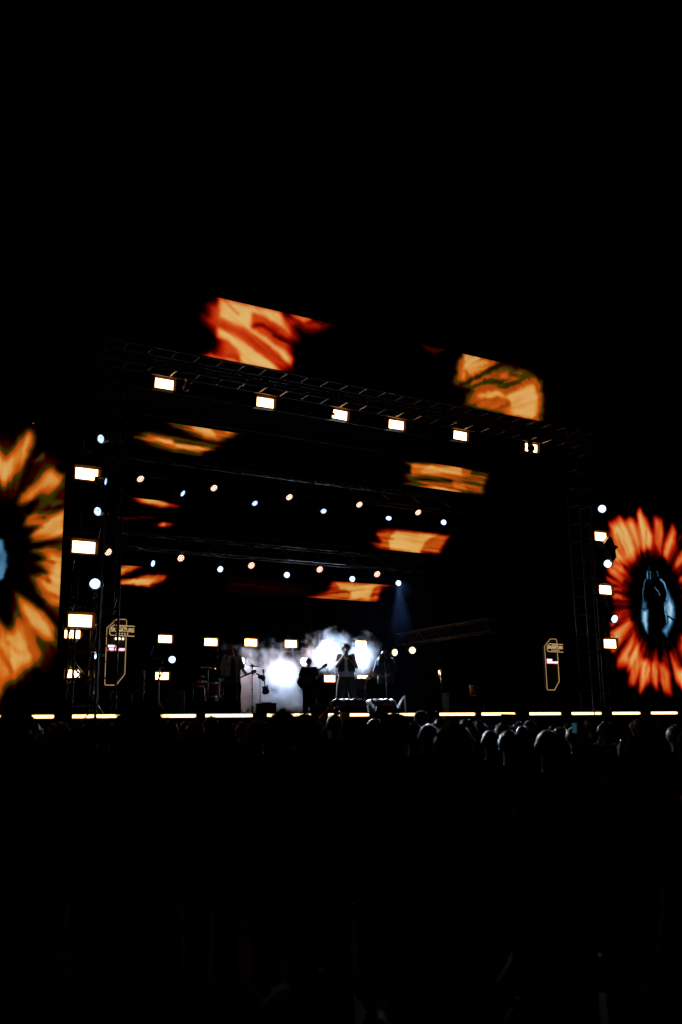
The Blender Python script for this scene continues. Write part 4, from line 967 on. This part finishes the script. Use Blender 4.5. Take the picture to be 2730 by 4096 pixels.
# grey box with a hole standing near the footlights
a = at(1937,2848,.4); b = at(1955,2848,.4); c = at(1937,2819,.4); t = thing('switch_box', 'small upright grey box with a round hole near the held up card', 'box', ((a.x+b.x)/2,.4,DECK))
q = MB(); H = c.z-DECK; q.bbox((0,0,H/2),(b.x-a.x,.08,H),.01); q.build('box', M['cloth_grey'], t); q = MB(); q.lathe([(.018,0),(.018,.01),(.01,.011)],12,Matrix.Translation((.02,-.04,H*.25))@Matrix.Rotation(PI/2,4,'X')); q.build('socket', M['plastic'], t)

def cymbal(label, x, y, Y, r, tilt, mt='brass', stand=True):
    p = at(x, y, Y); t = thing('cymbal', label, 'cymbal', (p.x, Y, DECK)); h = p.z-DECK
    q = MB(); q.lathe([(r,0),(r*.6,.012),(r*.18,.022),(r*.14,.035),(.01,.045)], 28, Matrix.Translation((0,0,h))@Matrix.Rotation(tilt,4,'Y')@Matrix.Rotation(.12,4,'X')); q.build('plate', M[mt], t, smooth=True)
    q = MB(); q.tube((0,0,.1),(0,0,h+.07),.012,8); q.ball((0,0,h*.55),.025,n=8,m_=5); q.ball((0,0,h-.03),.02,n=8,m_=5)
    for i in range(3): a = i*2*PI/3+.9; q.tube((0,0,.34),(.30*math.cos(a),.30*math.sin(a),.01),.010)
    q.build('stand', M['chrome'], t); return t
def drum(label, x, y, Y, r, h, tilt=0, horizontal=False, mt='red'):
    p = at(x, y, Y); t = thing('drum', label, 'drum', p); t.rotation_euler = (PI/2+.1 if horizontal else tilt, 0, .4)
    q = MB(); q.lathe([(r,-h/2),(r,h/2)], 28); q.build('shell', M[mt], t, smooth=False)
    q = MB(); q.lathe([(r+.012,h/2-.02),(r+.012,h/2+.015),(r-.004,h/2+.015)],28); q.lathe([(r+.012,-h/2-.015),(r+.012,-h/2+.02)],28)
    for i in range(8): a = i*PI/4; q.tube(((r+.012)*math.cos(a),(r+.012)*math.sin(a),-h/2),((r+.012)*math.cos(a),(r+.012)*math.sin(a),h/2),.006)
    q.build('hoop', M['chrome'], t); q = MB(); q.lathe([(r-.004,h/2+.002),(r-.006,h/2+.006)],28); q.build('drum_head', M['cloth_grey'], t)
    if not horizontal:
        hh = p.z-DECK; q = MB()
        for i in range(3): a = i*2*PI/3; q.tube(((r)*math.cos(a),(r)*math.sin(a),0),((r+.04)*math.cos(a),(r+.04)*math.sin(a),-hh+.01),.010)
        q.build('drum_leg', M['chrome'], t)
    return t
cymbal('cymbal edge on, catching cool light behind the road case', 834, 2673, 4.6, .20, .05)
cymbal('lower cymbal beside the road case, faintly orange', 810, 2708, 5.0, .19, .18)
cymbal('wide thin cymbal glowing red above the smoke', 1010, 2665, 6.6, .23, .02)
cymbal('small cymbal on a tall stand near the gold sign', 377, 2688, 1.9, .14, .05)
cymbal('small cymbal lit red beside the keyboard', 640, 2670, 3.4, .10, .1)
drum('red floor drum standing behind the cymbals', 853, 2760, 5.0, .17, .34)
drum('dark snare drum under the lower cymbal', 800, 2738, 5.2, .16, .14)
drum('large bass drum behind the bowing musician', 1462, 2750, 6.6, .26, .38, horizontal=True, mt='plastic')
drum('small red tom drum beside the large bass drum', 1478, 2728, 6.9, .13, .2, tilt=.5)
drum('low red floor drum at the far side, behind the frame', 1905, 2764, 5.2, .18, .3)
drum('hand drum on the dark riser near the keyboard', 556, 2722, 3.2, .13, .5, mt='orange')
# towel on the cymbal stand
p = at(381, 2712, 1.8); q = MB(); vs = []; fs = []
for i in range(9):
    for j in range(9): vs.append((-.07+.14*i/8, .012*math.sin(i*1.6)-.03*abs(i-4)/4*0, -.31*j/8-.01*math.sin(i*.9)))
for i in range(8):
    for j in range(8): a0 = i*9+j; fs.append((a0,a0+1,a0+10,a0+9))
q.add(vs, fs); vs2 = [(x, y-.006, z) for x, y, z in vs]; q.add(vs2, [f[::-1] for f in fs])
tag(q.build('towel', M['card'], loc=p, smooth=True), 'beige towel hanging on the small cymbal stand', 'towel')
q = MB(); a = at(432,2800,1.6)
for u, v_ in (((0,0,0),(.1,0,.2)),((.1,0,.2),(.05,0,.32)),((.1,0,.2),(.26,0,-.02)),((.1,0,.2),(.02,0,-.08)),((.05,0,.32),(-.04,0,.3)),((.05,0,.32),(.14,.05,.36))): q.tube(u, v_, .010)
q.tube((.02,0,-.08),(.02,0,-(a.z-DECK)+.01),.008); tag(q.build('low_stand', M['chrome'], loc=a), 'low folded chrome stand catching red light beside the cymbal stand', 'stand')
# keyboard on a stand and its boom microphone
a = at(570, 2664, 3.0); b = at(646, 2650, 3.0); d = b-a; t = thing('keyboard', 'keyboard on a stand with red light on its top edge', 'keyboard', (a+b)/2); t.rotation_euler = (-.5, -math.atan2(d.z, d.x), 0)
W = d.length*1.05; q = MB(); q.bbox((0,0,0),(W,.32,.08),.02); q.build('case', M['plastic'], t)
q = MB()
for i in range(24): q.box((-W*.45+W*.9*(i+.5)/24,-.06,.045),(W*.9/24-.004,.16,.01))
q.build('white_keys', M['cloth_grey'], t); q = MB()
for i in range(12): q.box((-W*.42+W*.84*i/11,.10,.05),(.02,.03,.02))
q.build('knobs', M['red'], t)
t2 = thing('keyboard_stand', 'crossed stand carrying the keyboard', 'stand', ((a.x+b.x)/2, 3.0, DECK)); q = MB(); h = a.z-DECK-.05; q.tube((-.3,0,.02),(.3,0,h),.018); q.tube((.3,0.04,.02),(-.3,.04,h),.018); q.tube((-.3,-.2,.02),(-.3,.2,.02),.018); q.tube((.3,-.2,.02),(.3,.2,.02),.018); q.build('cross_legs', M['blackmet'], t2)
mb = at(632, 2848, 3.3); mic_stand('boom microphone stand over the keyboard', (mb.x,3.3,DECK), at(632,2645,3.3).z-DECK, at(602,2616,3.3)); 
d = (at(602,2618,3.3)-at(615,2580,3.3)).normalized(); place_mic(at(614,2582,3.3), d.to_track_quat('Z','Y').to_euler(), 'boom microphone hanging over the keyboard', 1.2)
# guitar on its stand in the smoke, clamp stand beside it
pa = at(1065, 2778, 5.0); pb = at(1053, 2676, 5.0); guitar('dark guitar upright on a stand in front of the smoke', pa, pb, cd_(pa), bodymat='plastic', name='guitar')
a = at(1064,2848,5.1); t = thing('guitar_stand', 'black stand under the upright guitar', 'stand', (a.x,5.1,DECK)); q = MB()
for i in range(3): an = i*2*PI/3+.5; q.tube((0,0,.35),(.25*math.cos(an),.25*math.sin(an),.01),.012)
q.build('stand_legs', M['blackmet'], t); q = MB(); q.box((0,-.05,.36),(.24,.08,.03)); q.build('cradle', M['blackmet'], t)
a = at(1041,2848,5.2); t = thing('clamp_stand', 'thin stand with a black clamp beside the upright guitar', 'stand', (a.x,5.2,DECK)); h = at(1041,2708,5.2).z-DECK
q = MB(); q.tube((0,0,.02),(0,0,h),.012,8); q.build('pole', M['steel'], t); q = MB(); q.ball((.02,0,h),.09,.06,.06); q.ball((.09,0,h-.03),.06,.06,.08); q.tube((-.02,0,h+.05),(-.12,0,h+.09),.02); q.build('clamp', M['plastic'], t)
# dim musician's corner at the far side
q = MB(); q.ball((0,0,0),.05,.03,.07); q.tube((0,0,.05),(.02,0,.12),.02,6,.004); tag(q.build('horn_bell', M['pole_brown'], loc=at(1924,2694,4.6)), 'small brass bell catching orange light at the dark far side', 'horn')
q = MB(); q.prism([(-.04,-.09),(.03,-.08),(.05,.02),(.0,.10),(-.05,.0)], -.01,.01); tag(q.build('small_speaker', M['pole_brown'], loc=at(1712,2729,4.8)), 'small orange lit speaker corner right of the white metal frame', 'loudspeaker')
cymbal('cymbal turned edge on, a thin red line at the dark far side', 1765, 2700, 4.8, .16, 1.45)
# moving head bodies hung on the towers
def hanging_body(label, x, y, Y, s_, flip=1):
    t = thing('moving_light', label, 'moving lamp', at(x, y, Y)); t.scale = (s_*flip, s_, s_)
    q = MB(); q.prism([(-.22,.10),(-.02,.30),(.06,.28),(.14,.10),(.26,.06),(.15,-.03),(.16,-.22),(.02,-.34),(-.06,-.20),(-.05,-.05),(-.20,.04)], -.10, .12); q.build('lamp_body', M['plastic'], t)
    q = MB(); q.tube((0,0,.28),(0,.05,.45),.02); q.tube((.1,0,-.2),(.1,0,-.4),.018); q.build('bracket', M['truss'], t); return t
hanging_body('black moving lamp turned away, in front of the lowest header screen', 386, 2262, .3, 1.0)
hanging_body('black moving lamp turned away against the flame ring on the far tower', 2433, 2196, -.3, 1.05)
hanging_body('dark lamp body beside the lower far tower blinder', 2430, 2400, -.3, .5)
for y0, y1, x in ((2275, 2335, 2420), (2490, 2555, 2436)):
    q = MB(); a = at(x, y0, -.35); b = at(x+3, y1, -.35); q.tube((0,0,0), b-a, .02); q.tube((-.07,0,0), b-a-Vector((.07,0,0)), .012); tag(q.build('hanger', M['truss'], loc=a), 'thin double hanger between the far tower lamps' + (' by the ring\'s middle' if y0 < 2400 else ' above the lowest blinder'), 'hanger')
q = MB(); q.box((0,0,0),(.02,.02,.12)); tag(q.build('marker_light', M['e_led'], loc=at(133,1705,-.1)), 'tiny red marker light above the near eye screen', 'lamp')

# ------------------------------------------------------------------ the crowd
VAR = {}
def crowd_src(kind, pose, top, lit=False):
    key = (kind, pose, top, lit)
    if key in VAR: return VAR[key], True
    P0 = {}
    if pose == 'up': P0 = dict(re=(.30,.10,1.50), rw=(.24,.16,1.78), rd=Vector((0,.1,1)))
    if pose == 'phone': P0 = dict(re=(.20,.22,1.36), le=(-.20,.22,1.36), rw=(.07,.30,1.60), lw=(-.07,.30,1.60), rd=Vector((-.1,0,1)), ld=Vector((.1,0,1)))
    if pose == 'fold': P0 = dict(rw=(-.05,.20,1.15), lw=(.05,.20,1.12), re=(.24,.06,1.15), le=(-.24,.06,1.15))
    bk = ('body', pose, lit)
    if bk not in VAR:
        b, P = make_body(P0, True, curl=.5 if pose == 'up' else 1.0, voxel=.011); b.materials.append(M['skin_rimlit' if lit else 'skin_unlit'])
        VAR[bk] = (b, P, make_top(P, .6), make_legs(P))
    b, P, tp_, lg = VAR[bk]
    t = thing('person', '', 'person'); link('body', b, None, t)
    tm = tp_.copy(); tm.materials.clear(); tm.materials.append(M[top]); link('shirt', tm, None, t)
    if not lg.materials: lg.materials.append(M['cloth_dark'])
    link('trousers', lg, None, t)
    if kind != 'bald':
        hk = ('hair', kind)
        nm = {'cap': 'cap', 'scarf': 'headscarf', 'wcap': 'cap'}.get(kind, 'hair')
        h = make_hair('cap' if kind == 'wcap' else kind, P, 3); h.materials.append({'wcap': M['cloth_grey'], 'cap': M['cloth_navy'], 'scarf': M['cloth_navy']}.get(kind, M['hair_rimlit' if lit else 'hair_unlit'])); h.name = nm
        link(nm, h, None, t)
    VAR[key] = t; return t, False
HT = {'short': 1.735, 'curly': 1.755, 'long': 1.74, 'cap': 1.725, 'wcap': 1.725, 'scarf': 1.73, 'bald': 1.712}
def spectator(px, ytop, z, kind, pose, top, label, group='spectators seen from behind', yaw=0):
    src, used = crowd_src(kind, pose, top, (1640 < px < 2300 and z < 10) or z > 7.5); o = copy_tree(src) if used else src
    p = atd(px, ytop, z); aim = Vector((12.0, 3.0))-Vector((p.x, p.y)); rz = math.atan2(aim.y, aim.x)-PI/2+yaw
    k = p.z/HT[kind]; kk = min(max(k, .86), 1.08)
    o.location = (p.x, p.y, p.z-HT[kind]*kk if abs(k-kk) > .001 else 0); o.rotation_euler = (0,0,rz); o.scale = (kk,)*3
    o['label'] = label; o['group'] = group; o['category'] = 'person'; return o, p
SEEN = [ # photo x, top of the head y, depth, hair, pose, shirt, label
 (70,2818,5.6,'short','down','cloth_dark','spectator whose dark head cuts the nearest footlight bar in two'),
 (560,2810,3.6,'curly','down','cloth_dark','tall dark spectator filling the gap in the footlights below the keyboard'),
 (376,2872,9.5,'curly','down','cloth_dark','frizzy haired spectator below the footlight under the striped boxes'),
 (420,2878,8.5,'short','down','cloth_dark','spectator with gold rimmed hair just below the first long footlight bar'),
 (682,2882,11,'short','down','cloth_dark','round headed spectator with a gold rim below the footlight past the black gap'),
 (781,2884,10,'long','down','cloth_dark','long haired spectator below the road case'),
 (845,2864,10.5,'short','down','cloth_navy','spectator whose head pokes into the footlight under the long haired singer'),
 (893,2884,10,'scarf','down','cloth_navy','spectator in a headscarf below the long haired singer'),
 (940,2892,12,'short','down','cloth_grey','short spectator between two others below the road case'),
 (976,2882,11.5,'curly','down','cloth_dark','curly haired spectator under the end of the footlight bar by the smoke'),
 (1131,2842,6.0,'curly','down','cloth_dark','big dark round head standing in the footlight below the small black box'),
 (1222,2852,7.0,'short','down','cloth_navy','dark spectator hiding the footlight below the short haired bass player'),
 (1339,2856,11,'short','down','cloth_dark','small dark head in front of the broken footlight below the vest singer'),
 (1270,2882,12,'short','up','cloth_dark','spectator raising a red lit arm beside the wrapped monitor'),
 (1440,2882,9,'scarf','down','cloth_dark','spectator in a dark headscarf below the two wrapped monitors'),
 (1500,2872,10,'short','down','cloth_dark','spectator below the pale wrapped monitor'),
 (1580,2850,6.2,'curly','down','cloth_dark','large curly head over the footlight under the white metal frame'),
 (1655,2890,8,'short','phone','cloth_grey','spectator lifting both hands beyond the large curly head'),
 (1684,2843,12.5,'wcap','down','cloth_grey','spectator in a pale cap at the end of the frame footlight'),
 (1715,2896,6.6,'bald','down','cloth_dark','bald spectator with a thin pale rim on the crown'),
 (1763,2873,8.5,'curly','down','cloth_dark','rim lit curly haired spectator below the footlight beyond the frame'),
 (1815,2886,5.0,'curly','down','cloth_dark','nearest frizzy head with a silver fringe of light'),
 (1864,2876,9.0,'curly','down','cloth_navy','spiky haired spectator beside the silver fringed head'),
 (1915,2884,9.5,'long','down','cloth_grey','long haired spectator with a white edge of hair'),
 (1963,2878,11,'cap','down','cloth_grey','spectator in a knitted looking cap below the held up card'),
 (1962,2920,7.6,'bald','down','cloth_dark','shaved head with a bright arc of light, under the cap wearer'),
 (2012,2890,10,'short','phone','cloth_dark','spectator holding a pale card over the footlight'),
 (2035,2921,7.2,'short','down','cloth_navy','dark round head beside the shaved one'),
 (2048,2906,12,'wcap','down','cloth_grey','spectator in a small pale cap among dark heads'),
 (2090,2903,9.5,'bald','down','cloth_grey','pale shaved head just behind the teal rimmed one'),
 (2112,2917,5.8,'scarf','down','cloth_green','teal rimmed headscarf in front of the pale shaved head'),
 (2192,2918,5.4,'bald','down','cloth_green','large bald head with a faint teal rim, below the far sign'),
 (2120,2880,12.5,'short','phone','cloth_dark','spectator lifting a phone in front of the far sign'),
 (2240,2908,12,'wcap','down','cloth_dark','spectator in a pale cap below the far tower'),
 (2298,2905,9.0,'short','phone','cloth_dark','spectator raising the phone with the teal screen'),
 (2343,2970,5.0,'short','down','cloth_navy','near head with a thin grey rim below the teal phone'),
 (2370,2866,13,'curly','down','cloth_dark','dark curly head against the footlight at the far tower foot'),
 (2420,2888,11,'short','down','cloth_grey','spectator below the short footlight piece by the far tower'),
 (2470,2880,12,'scarf','phone','cloth_navy','scarfed spectator with lifted hands below the flame ring'),
 (2500,2985,4.6,'short','up','cloth_dark','near spectator holding a small white bottle'),
 (2560,2870,13,'short','down','cloth_dark','spectator between the last two footlights'),
 (2600,2930,4.4,'long','down','cloth_navy','long haired near spectator with a blue rimmed back'),
 (2650,2876,11,'curly','down','cloth_dark','curly haired spectator under the footlight below the flame ring'),
 (2700,2900,9,'short','down','cloth_grey','spectator at the far edge of the crowd under the last footlight'),
 (2790,3010,3.4,'short','down','cloth_green','nearest spectator at the edge with a yellow lit arm'),
]
for i, (px, yt, z, kd, ps, tp_, l) in enumerate(SEEN):
    o, p = spectator(px, yt, z, kd, ps, tp_, l, yaw=random.uniform(-.35,.35))
    if 'teal screen' in l:
        t = thing('phone', 'phone with a teal screen held over the heads near the far tower', 'phone', atd(2298, 2912, 8.7)); t.rotation_euler = (0,0,o.rotation_euler.z)
        q = MB(); t.scale = (.6,)*3; q.bbox((0,0,0),(.075,.009,.155),.004); q.build('case', M['plastic'], t); q = MB(); q.box((0,-.006,0),(.068,.002,.145)); q.build('phone_screen', M['e_phone'], t)
    if 'pale card' in l:
        q = MB(); q.box((0,0,0),(.30,.006,.12)); c_ = q.build('card', M['card'], loc=atd(2043, 2872, 15.2)); c_.rotation_euler = (0,.04,-.5); tag(c_, 'pale card held up in front of the footlight', 'card')
    if 'white bottle' in l:
        t = thing('bottle', 'small white bottle with a yellow cap held above the near heads', 'bottle', atd(2494, 3034, 4.5)); q = MB(); q.lathe([(.018,0),(.02,.02),(.02,.055),(.008,.07)],14); q.build('bottle_body', M['white'], t, smooth=True); q = MB(); q.lathe([(.009,.07),(.009,.082)],12); q.build('cap', M['brass'], t)
t = thing('tub', 'orange tub on the ledge below the vest singer', 'tub', at(1381, 2881, -.35)); q = MB(); q.lathe([(.085,0),(.11,.13),(.115,.135),(.115,.15)],22); q.build('bucket', M['orange'], t, smooth=True); q = MB(); q.lathe([(.118,.135),(.122,.142),(.118,.15)],22); q.build('rim', M['orange'], t)
a_ = t.location
bar = thing('crowd_barrier', 'low dark crowd barrier along the foot of the stage', 'barrier', (12,-.6,0)); q = MB(); q.box((0,.2,a_.z-.03),(34,.4,.05)); q.build('ledge', M['blackmet'], bar); q = MB()
q.box((0,0,a_.z/2-.05),(34,.03,a_.z-.12)); q.build('panel', M['blackmet'], bar)
# the rest of the crowd, lost in the dark
taken = [(CAM.x, CAM.y)]+[(o.location.x, o.location.y) for o in C.objects if o.name.startswith('person') and o.parent is None]
rnd = random.Random(11); kinds = ['short','short','curly','long','cap','scarf','bald']; n_dark = 0; tries = 0
KN = {'short':'short haired','curly':'curly haired','long':'long haired','cap':'cap wearing','scarf':'scarf wearing','bald':'shaven'}
while n_dark < 88 and tries < 6000:
    tries += 1; z = 5.0+(15.5-5.0)*rnd.random()**.85; px = rnd.uniform(-150, 2880); yt = rnd.uniform(2878, 2906) if z > 7 else rnd.uniform(2905, 2960)
    if z < 4: yt = rnd.uniform(2985, 3100)
    p = atd(px, yt, z)
    if p.y > -1.3 or any((p.x-a)**2+(p.y-b)**2 < .50**2 for a, b in taken): continue
    if any(abs(px-q_[0]) < 52 and z < q_[2] and yt < q_[1]+55 for q_ in SEEN): continue
    taken.append((p.x, p.y)); kd = rnd.choice(kinds)
    spectator(px, yt, z, kd, rnd.choice(['down','down','fold']), rnd.choice(['cloth_dark','cloth_navy','cloth_grey' if z > 8 else 'cloth_dark']), 'dark '+KN[kd]+' spectator seen from behind, lost in the unlit crowd', 'spectators lost in the dark', rnd.uniform(-.4,.4)); n_dark += 1

# ------------------------------------------------------------------ light of the lamps
def spot(p, target, energy, col, size=30, blend=.5, rad=.06, name='lamp_light'):
    l = bpy.data.lights.new(name, 'SPOT'); l.energy = energy; l.color = col; l.spot_size = R(size); l.spot_blend = blend; l.shadow_soft_size = rad
    o = bpy.data.objects.new(name, l); C.objects.link(o); o.location = p; o.rotation_euler = (Vector(target)-Vector(p)).to_track_quat('-Z','Y').to_euler(); return o
COOL = (.62,.78,1); 
def fwd_of(p, k=.3): return Vector(p)+(CAM-Vector(p)).normalized()*k
AIM = Vector((CAM.x-1, CAM.y, 5.5))
for x, y, Y, e, sz in ((553,1520,9.6,170,100),(700,1520,9.6,25,40),(650,1553,8.6,640,120),(752,1505,9.4,760,110),(825,1512,9.4,600,110)):
    p = A(x, y, Y); spot(fwd_of(p, .3), AIM, e, (.5,.7,1), sz, blend=.9)
for x, y in ((577,1476),(669,1479)):
    p = A(x, y, 10.2); spot(fwd_of(p, .15), A(x+20, y+60, 7.5), 190, (1,.45,.2), 110, blend=1)
p = A(1395,1295,-.2); spot(fwd_of(p, .25), (6.6,-10.2,1.5), 500, (.6,.85,.95), 13, rad=.05)
for x, y in ((659,1320),(916,1340),(346,1293)):
    p = A(x, y, 7.5); spot(fwd_of(p, .25), (6.3,-10.3,1.6), 3600, (.72,.84,1), 11, rad=.05)
p = A(916,1340,7.5); spot(fwd_of(p,.2), (13.0,.7,DECK+.2), 11000, (.45,.68,1), 11, rad=.05)
spot(fwd_of(p,.2), (14.2,2.9,DECK+1.4), 1800, (.45,.66,1), 10, rad=.05)
p = A(659,1320,7.5); spot(fwd_of(p,.2), (11.9,1.7,DECK+1.0), 8000, (.8,.84,1), 14, rad=.08)
p = A(659,1320,7.5); spot(fwd_of(p,.3), (13.8,2.9,DECK+1.25), 20000, (.55,.74,1), 8, rad=.08)
p = A(822,1514,9.4); spot(fwd_of(p,.3), (13.6,2.9,DECK+1.2), 1600, (.6,.75,1), 12, rad=.08)
p = A(504,1306,7.5); spot(fwd_of(p,.2), (11.9,1.7,DECK+1.0), 8000, (.8,.84,1), 13, rad=.08)
p = A(231,1174,-.35); spot(fwd_of(p,.3), (12.0,1.7,DECK+1.4), 60, (.75,.85,.9), 12, rad=.08)
p = A(235,1105,-.35); spot(fwd_of(p,.3), (9.3,2.4,DECK+1.4), 60, (1,.75,.55), 14, rad=.08)
# red wash on the drums and keyboard
spot(A(416,1282,7.3), at(600,2700,3.5), 90, (1,.1,.04), 40); spot(A(578,1299,7.3), at(900,2700,5.5), 25, (1,.14,.05), 40); spot(A(867,1319,7.3), at(1800,2720,5), 25, (1,.15,.05), 50)

# ------------------------------------------------------------------ smoke
def smoke(label, c, dims, dens, seed, scale=1.3, lo=.45, hi=.62, blobs=None):
    q = MB(); q.box((0,0,0), dims); o = q.build('smoke', None, loc=c); tag(o, label, 'smoke', kind='stuff')
    M_ = bpy.data.materials.new('smoke'); M_.use_nodes = True; n = M_.node_tree; L = n.links.new; n.nodes.remove(n.nodes['Principled BSDF'])
    pv = n.nodes.new('ShaderNodeVolumePrincipled'); pv.inputs['Color'].default_value = (.85,.87,.9,1); pv.inputs['Anisotropy'].default_value = .35
    L(pv.outputs[0], n.nodes['Material Output'].inputs['Volume'])
    tc = n.nodes.new('ShaderNodeTexCoord')
    nz = n.nodes.new('ShaderNodeTexNoise'); nz.inputs['Scale'].default_value = scale; nz.inputs['Detail'].default_value = 6; nz.inputs['Roughness'].default_value = .62; nz.inputs['Distortion'].default_value = .9
    mp = n.nodes.new('ShaderNodeMapping'); mp.inputs['Location'].default_value = (seed*3.1, seed*1.7, seed); L(tc.outputs['Object'], mp.inputs[0]); L(mp.outputs[0], nz.inputs['Vector'])
    total = None
    for (bc, br, bw) in blobs:            # soft puffs that bound the cloud
        sb = n.nodes.new('ShaderNodeVectorMath'); sb.operation = 'SUBTRACT'; sb.inputs[1].default_value = bc; L(tc.outputs['Object'], sb.inputs[0])
        dv = n.nodes.new('ShaderNodeVectorMath'); dv.operation = 'DIVIDE'; dv.inputs[1].default_value = br; L(sb.outputs[0], dv.inputs[0])
        ln = n.nodes.new('ShaderNodeVectorMath'); ln.operation = 'LENGTH'; L(dv.outputs[0], ln.inputs[0])
        mr = n.nodes.new('ShaderNodeMapRange'); mr.interpolation_type = 'SMOOTHSTEP'; mr.inputs['From Min'].default_value = 1.0; mr.inputs['From Max'].default_value = .1; mr.inputs['To Max'].default_value = bw
        L(ln.outputs['Value'], mr.inputs['Value'])
        if total is None: total = mr.outputs[0]
        else:
            ad = n.nodes.new('ShaderNodeMath'); ad.operation = 'MAXIMUM'; L(total, ad.inputs[0]); L(mr.outputs[0], ad.inputs[1]); total = ad.outputs[0]
    # puffs eaten away by the noise
    s1 = n.nodes.new('ShaderNodeMath'); s1.operation = 'MULTIPLY_ADD'; s1.inputs[1].default_value = 3.6; s1.inputs[2].default_value = -2.15; L(nz.outputs['Fac'], s1.inputs[0])
    s2 = n.nodes.new('ShaderNodeMath'); s2.operation = 'ADD'; L(total, s2.inputs[0]); L(s1.outputs[0], s2.inputs[1])
    m1 = n.nodes.new('ShaderNodeMapRange'); m1.inputs['From Min'].default_value = .0; m1.inputs['From Max'].default_value = 1.1; m1.inputs['To Max'].default_value = dens; L(s2.outputs[0], m1.inputs['Value'])
    gt = n.nodes.new('ShaderNodeMath'); gt.operation = 'MULTIPLY'; g1 = n.nodes.new('ShaderNodeMath'); g1.operation = 'GREATER_THAN'; g1.inputs[1].default_value = .001; L(total, g1.inputs[0]); L(m1.outputs[0], gt.inputs[0]); L(g1.outputs[0], gt.inputs[1])
    L(gt.outputs[0], pv.inputs['Density'])
    o.data.materials.append(M_); return o
cc = A(625, 1565, 7.6); D_ = Vector((7.4, 3.0, 3.8)); cc.z = DECK+1.9+.01
def rel(x, y, Y=7.6): return tuple(A(x, y, Y)-cc)
smoke('bright billowing smoke behind the long haired singer and the upright guitar', cc, D_, 2.2, 3, scale=1.5, blobs=[
    (rel(650,1553,8.1),(.95,1.1,.95),1.5),(rel(582,1568,8.0),(1.0,1.2,1.1),1.15),(rel(575,1605),(1.2,1.3,.9),1.0),(rel(635,1612),(1.3,1.2,.55),1.15),(rel(620,1508),(1.7,1.1,.6),.60),(rel(692,1488),(.5,.6,.3),.4)])
cc = A(790, 1510, 8.2); D_ = Vector((4.4, 2.4, 2.6))
def rel(x, y, Y=8.2): return tuple(A(x, y, Y)-cc)
smoke('blue white smoke glowing round the head of the vest singer', cc, D_, 2.0, 8, scale=1.5, blobs=[(rel(750,1506,8.7),(.85,1.0,.9),1.3),(rel(828,1515,8.7),(.85,1.0,.95),1.3),(rel(785,1480),(1.4,1.0,.6),.62)])

# thin blue haze in the beam under the last lamp of the lower row
p = A(916,1340,7.5); q = MB(); q.box((0,0,0), (5.2, 2.6, 4.4)); o = q.build('haze_puff', None, loc=(p.x-.2, 5.6, DECK+2.25)); tag(o, 'thin blue haze hanging under the last beam lamp', 'haze', kind='stuff')
M_ = bpy.data.materials.new('thin_haze'); M_.use_nodes = True; n = M_.node_tree; n.nodes.remove(n.nodes['Principled BSDF']); pv = n.nodes.new('ShaderNodeVolumePrincipled')
pv.inputs['Color'].default_value = (.35,.5,1,1); pv.inputs['Density'].default_value = .0022; n.links.new(pv.outputs[0], n.nodes['Material Output'].inputs['Volume']); o.data.materials.append(M_)

q = MB(); a = atd(1277,2876,18.5); b = atd(1318,2836,18.3); q.tube(a-a, b-a, .028, 10, .034); q.ball(b-a, .034, n=10, m_=6); tag(q.build('red_lit_arm', M['red'], loc=a, smooth=True), 'raised arm, its red light put in the colour, slanting beside the dark wrapped monitor', 'red_lit_arm')  # tube in place of a raised arm, red light put into its colour
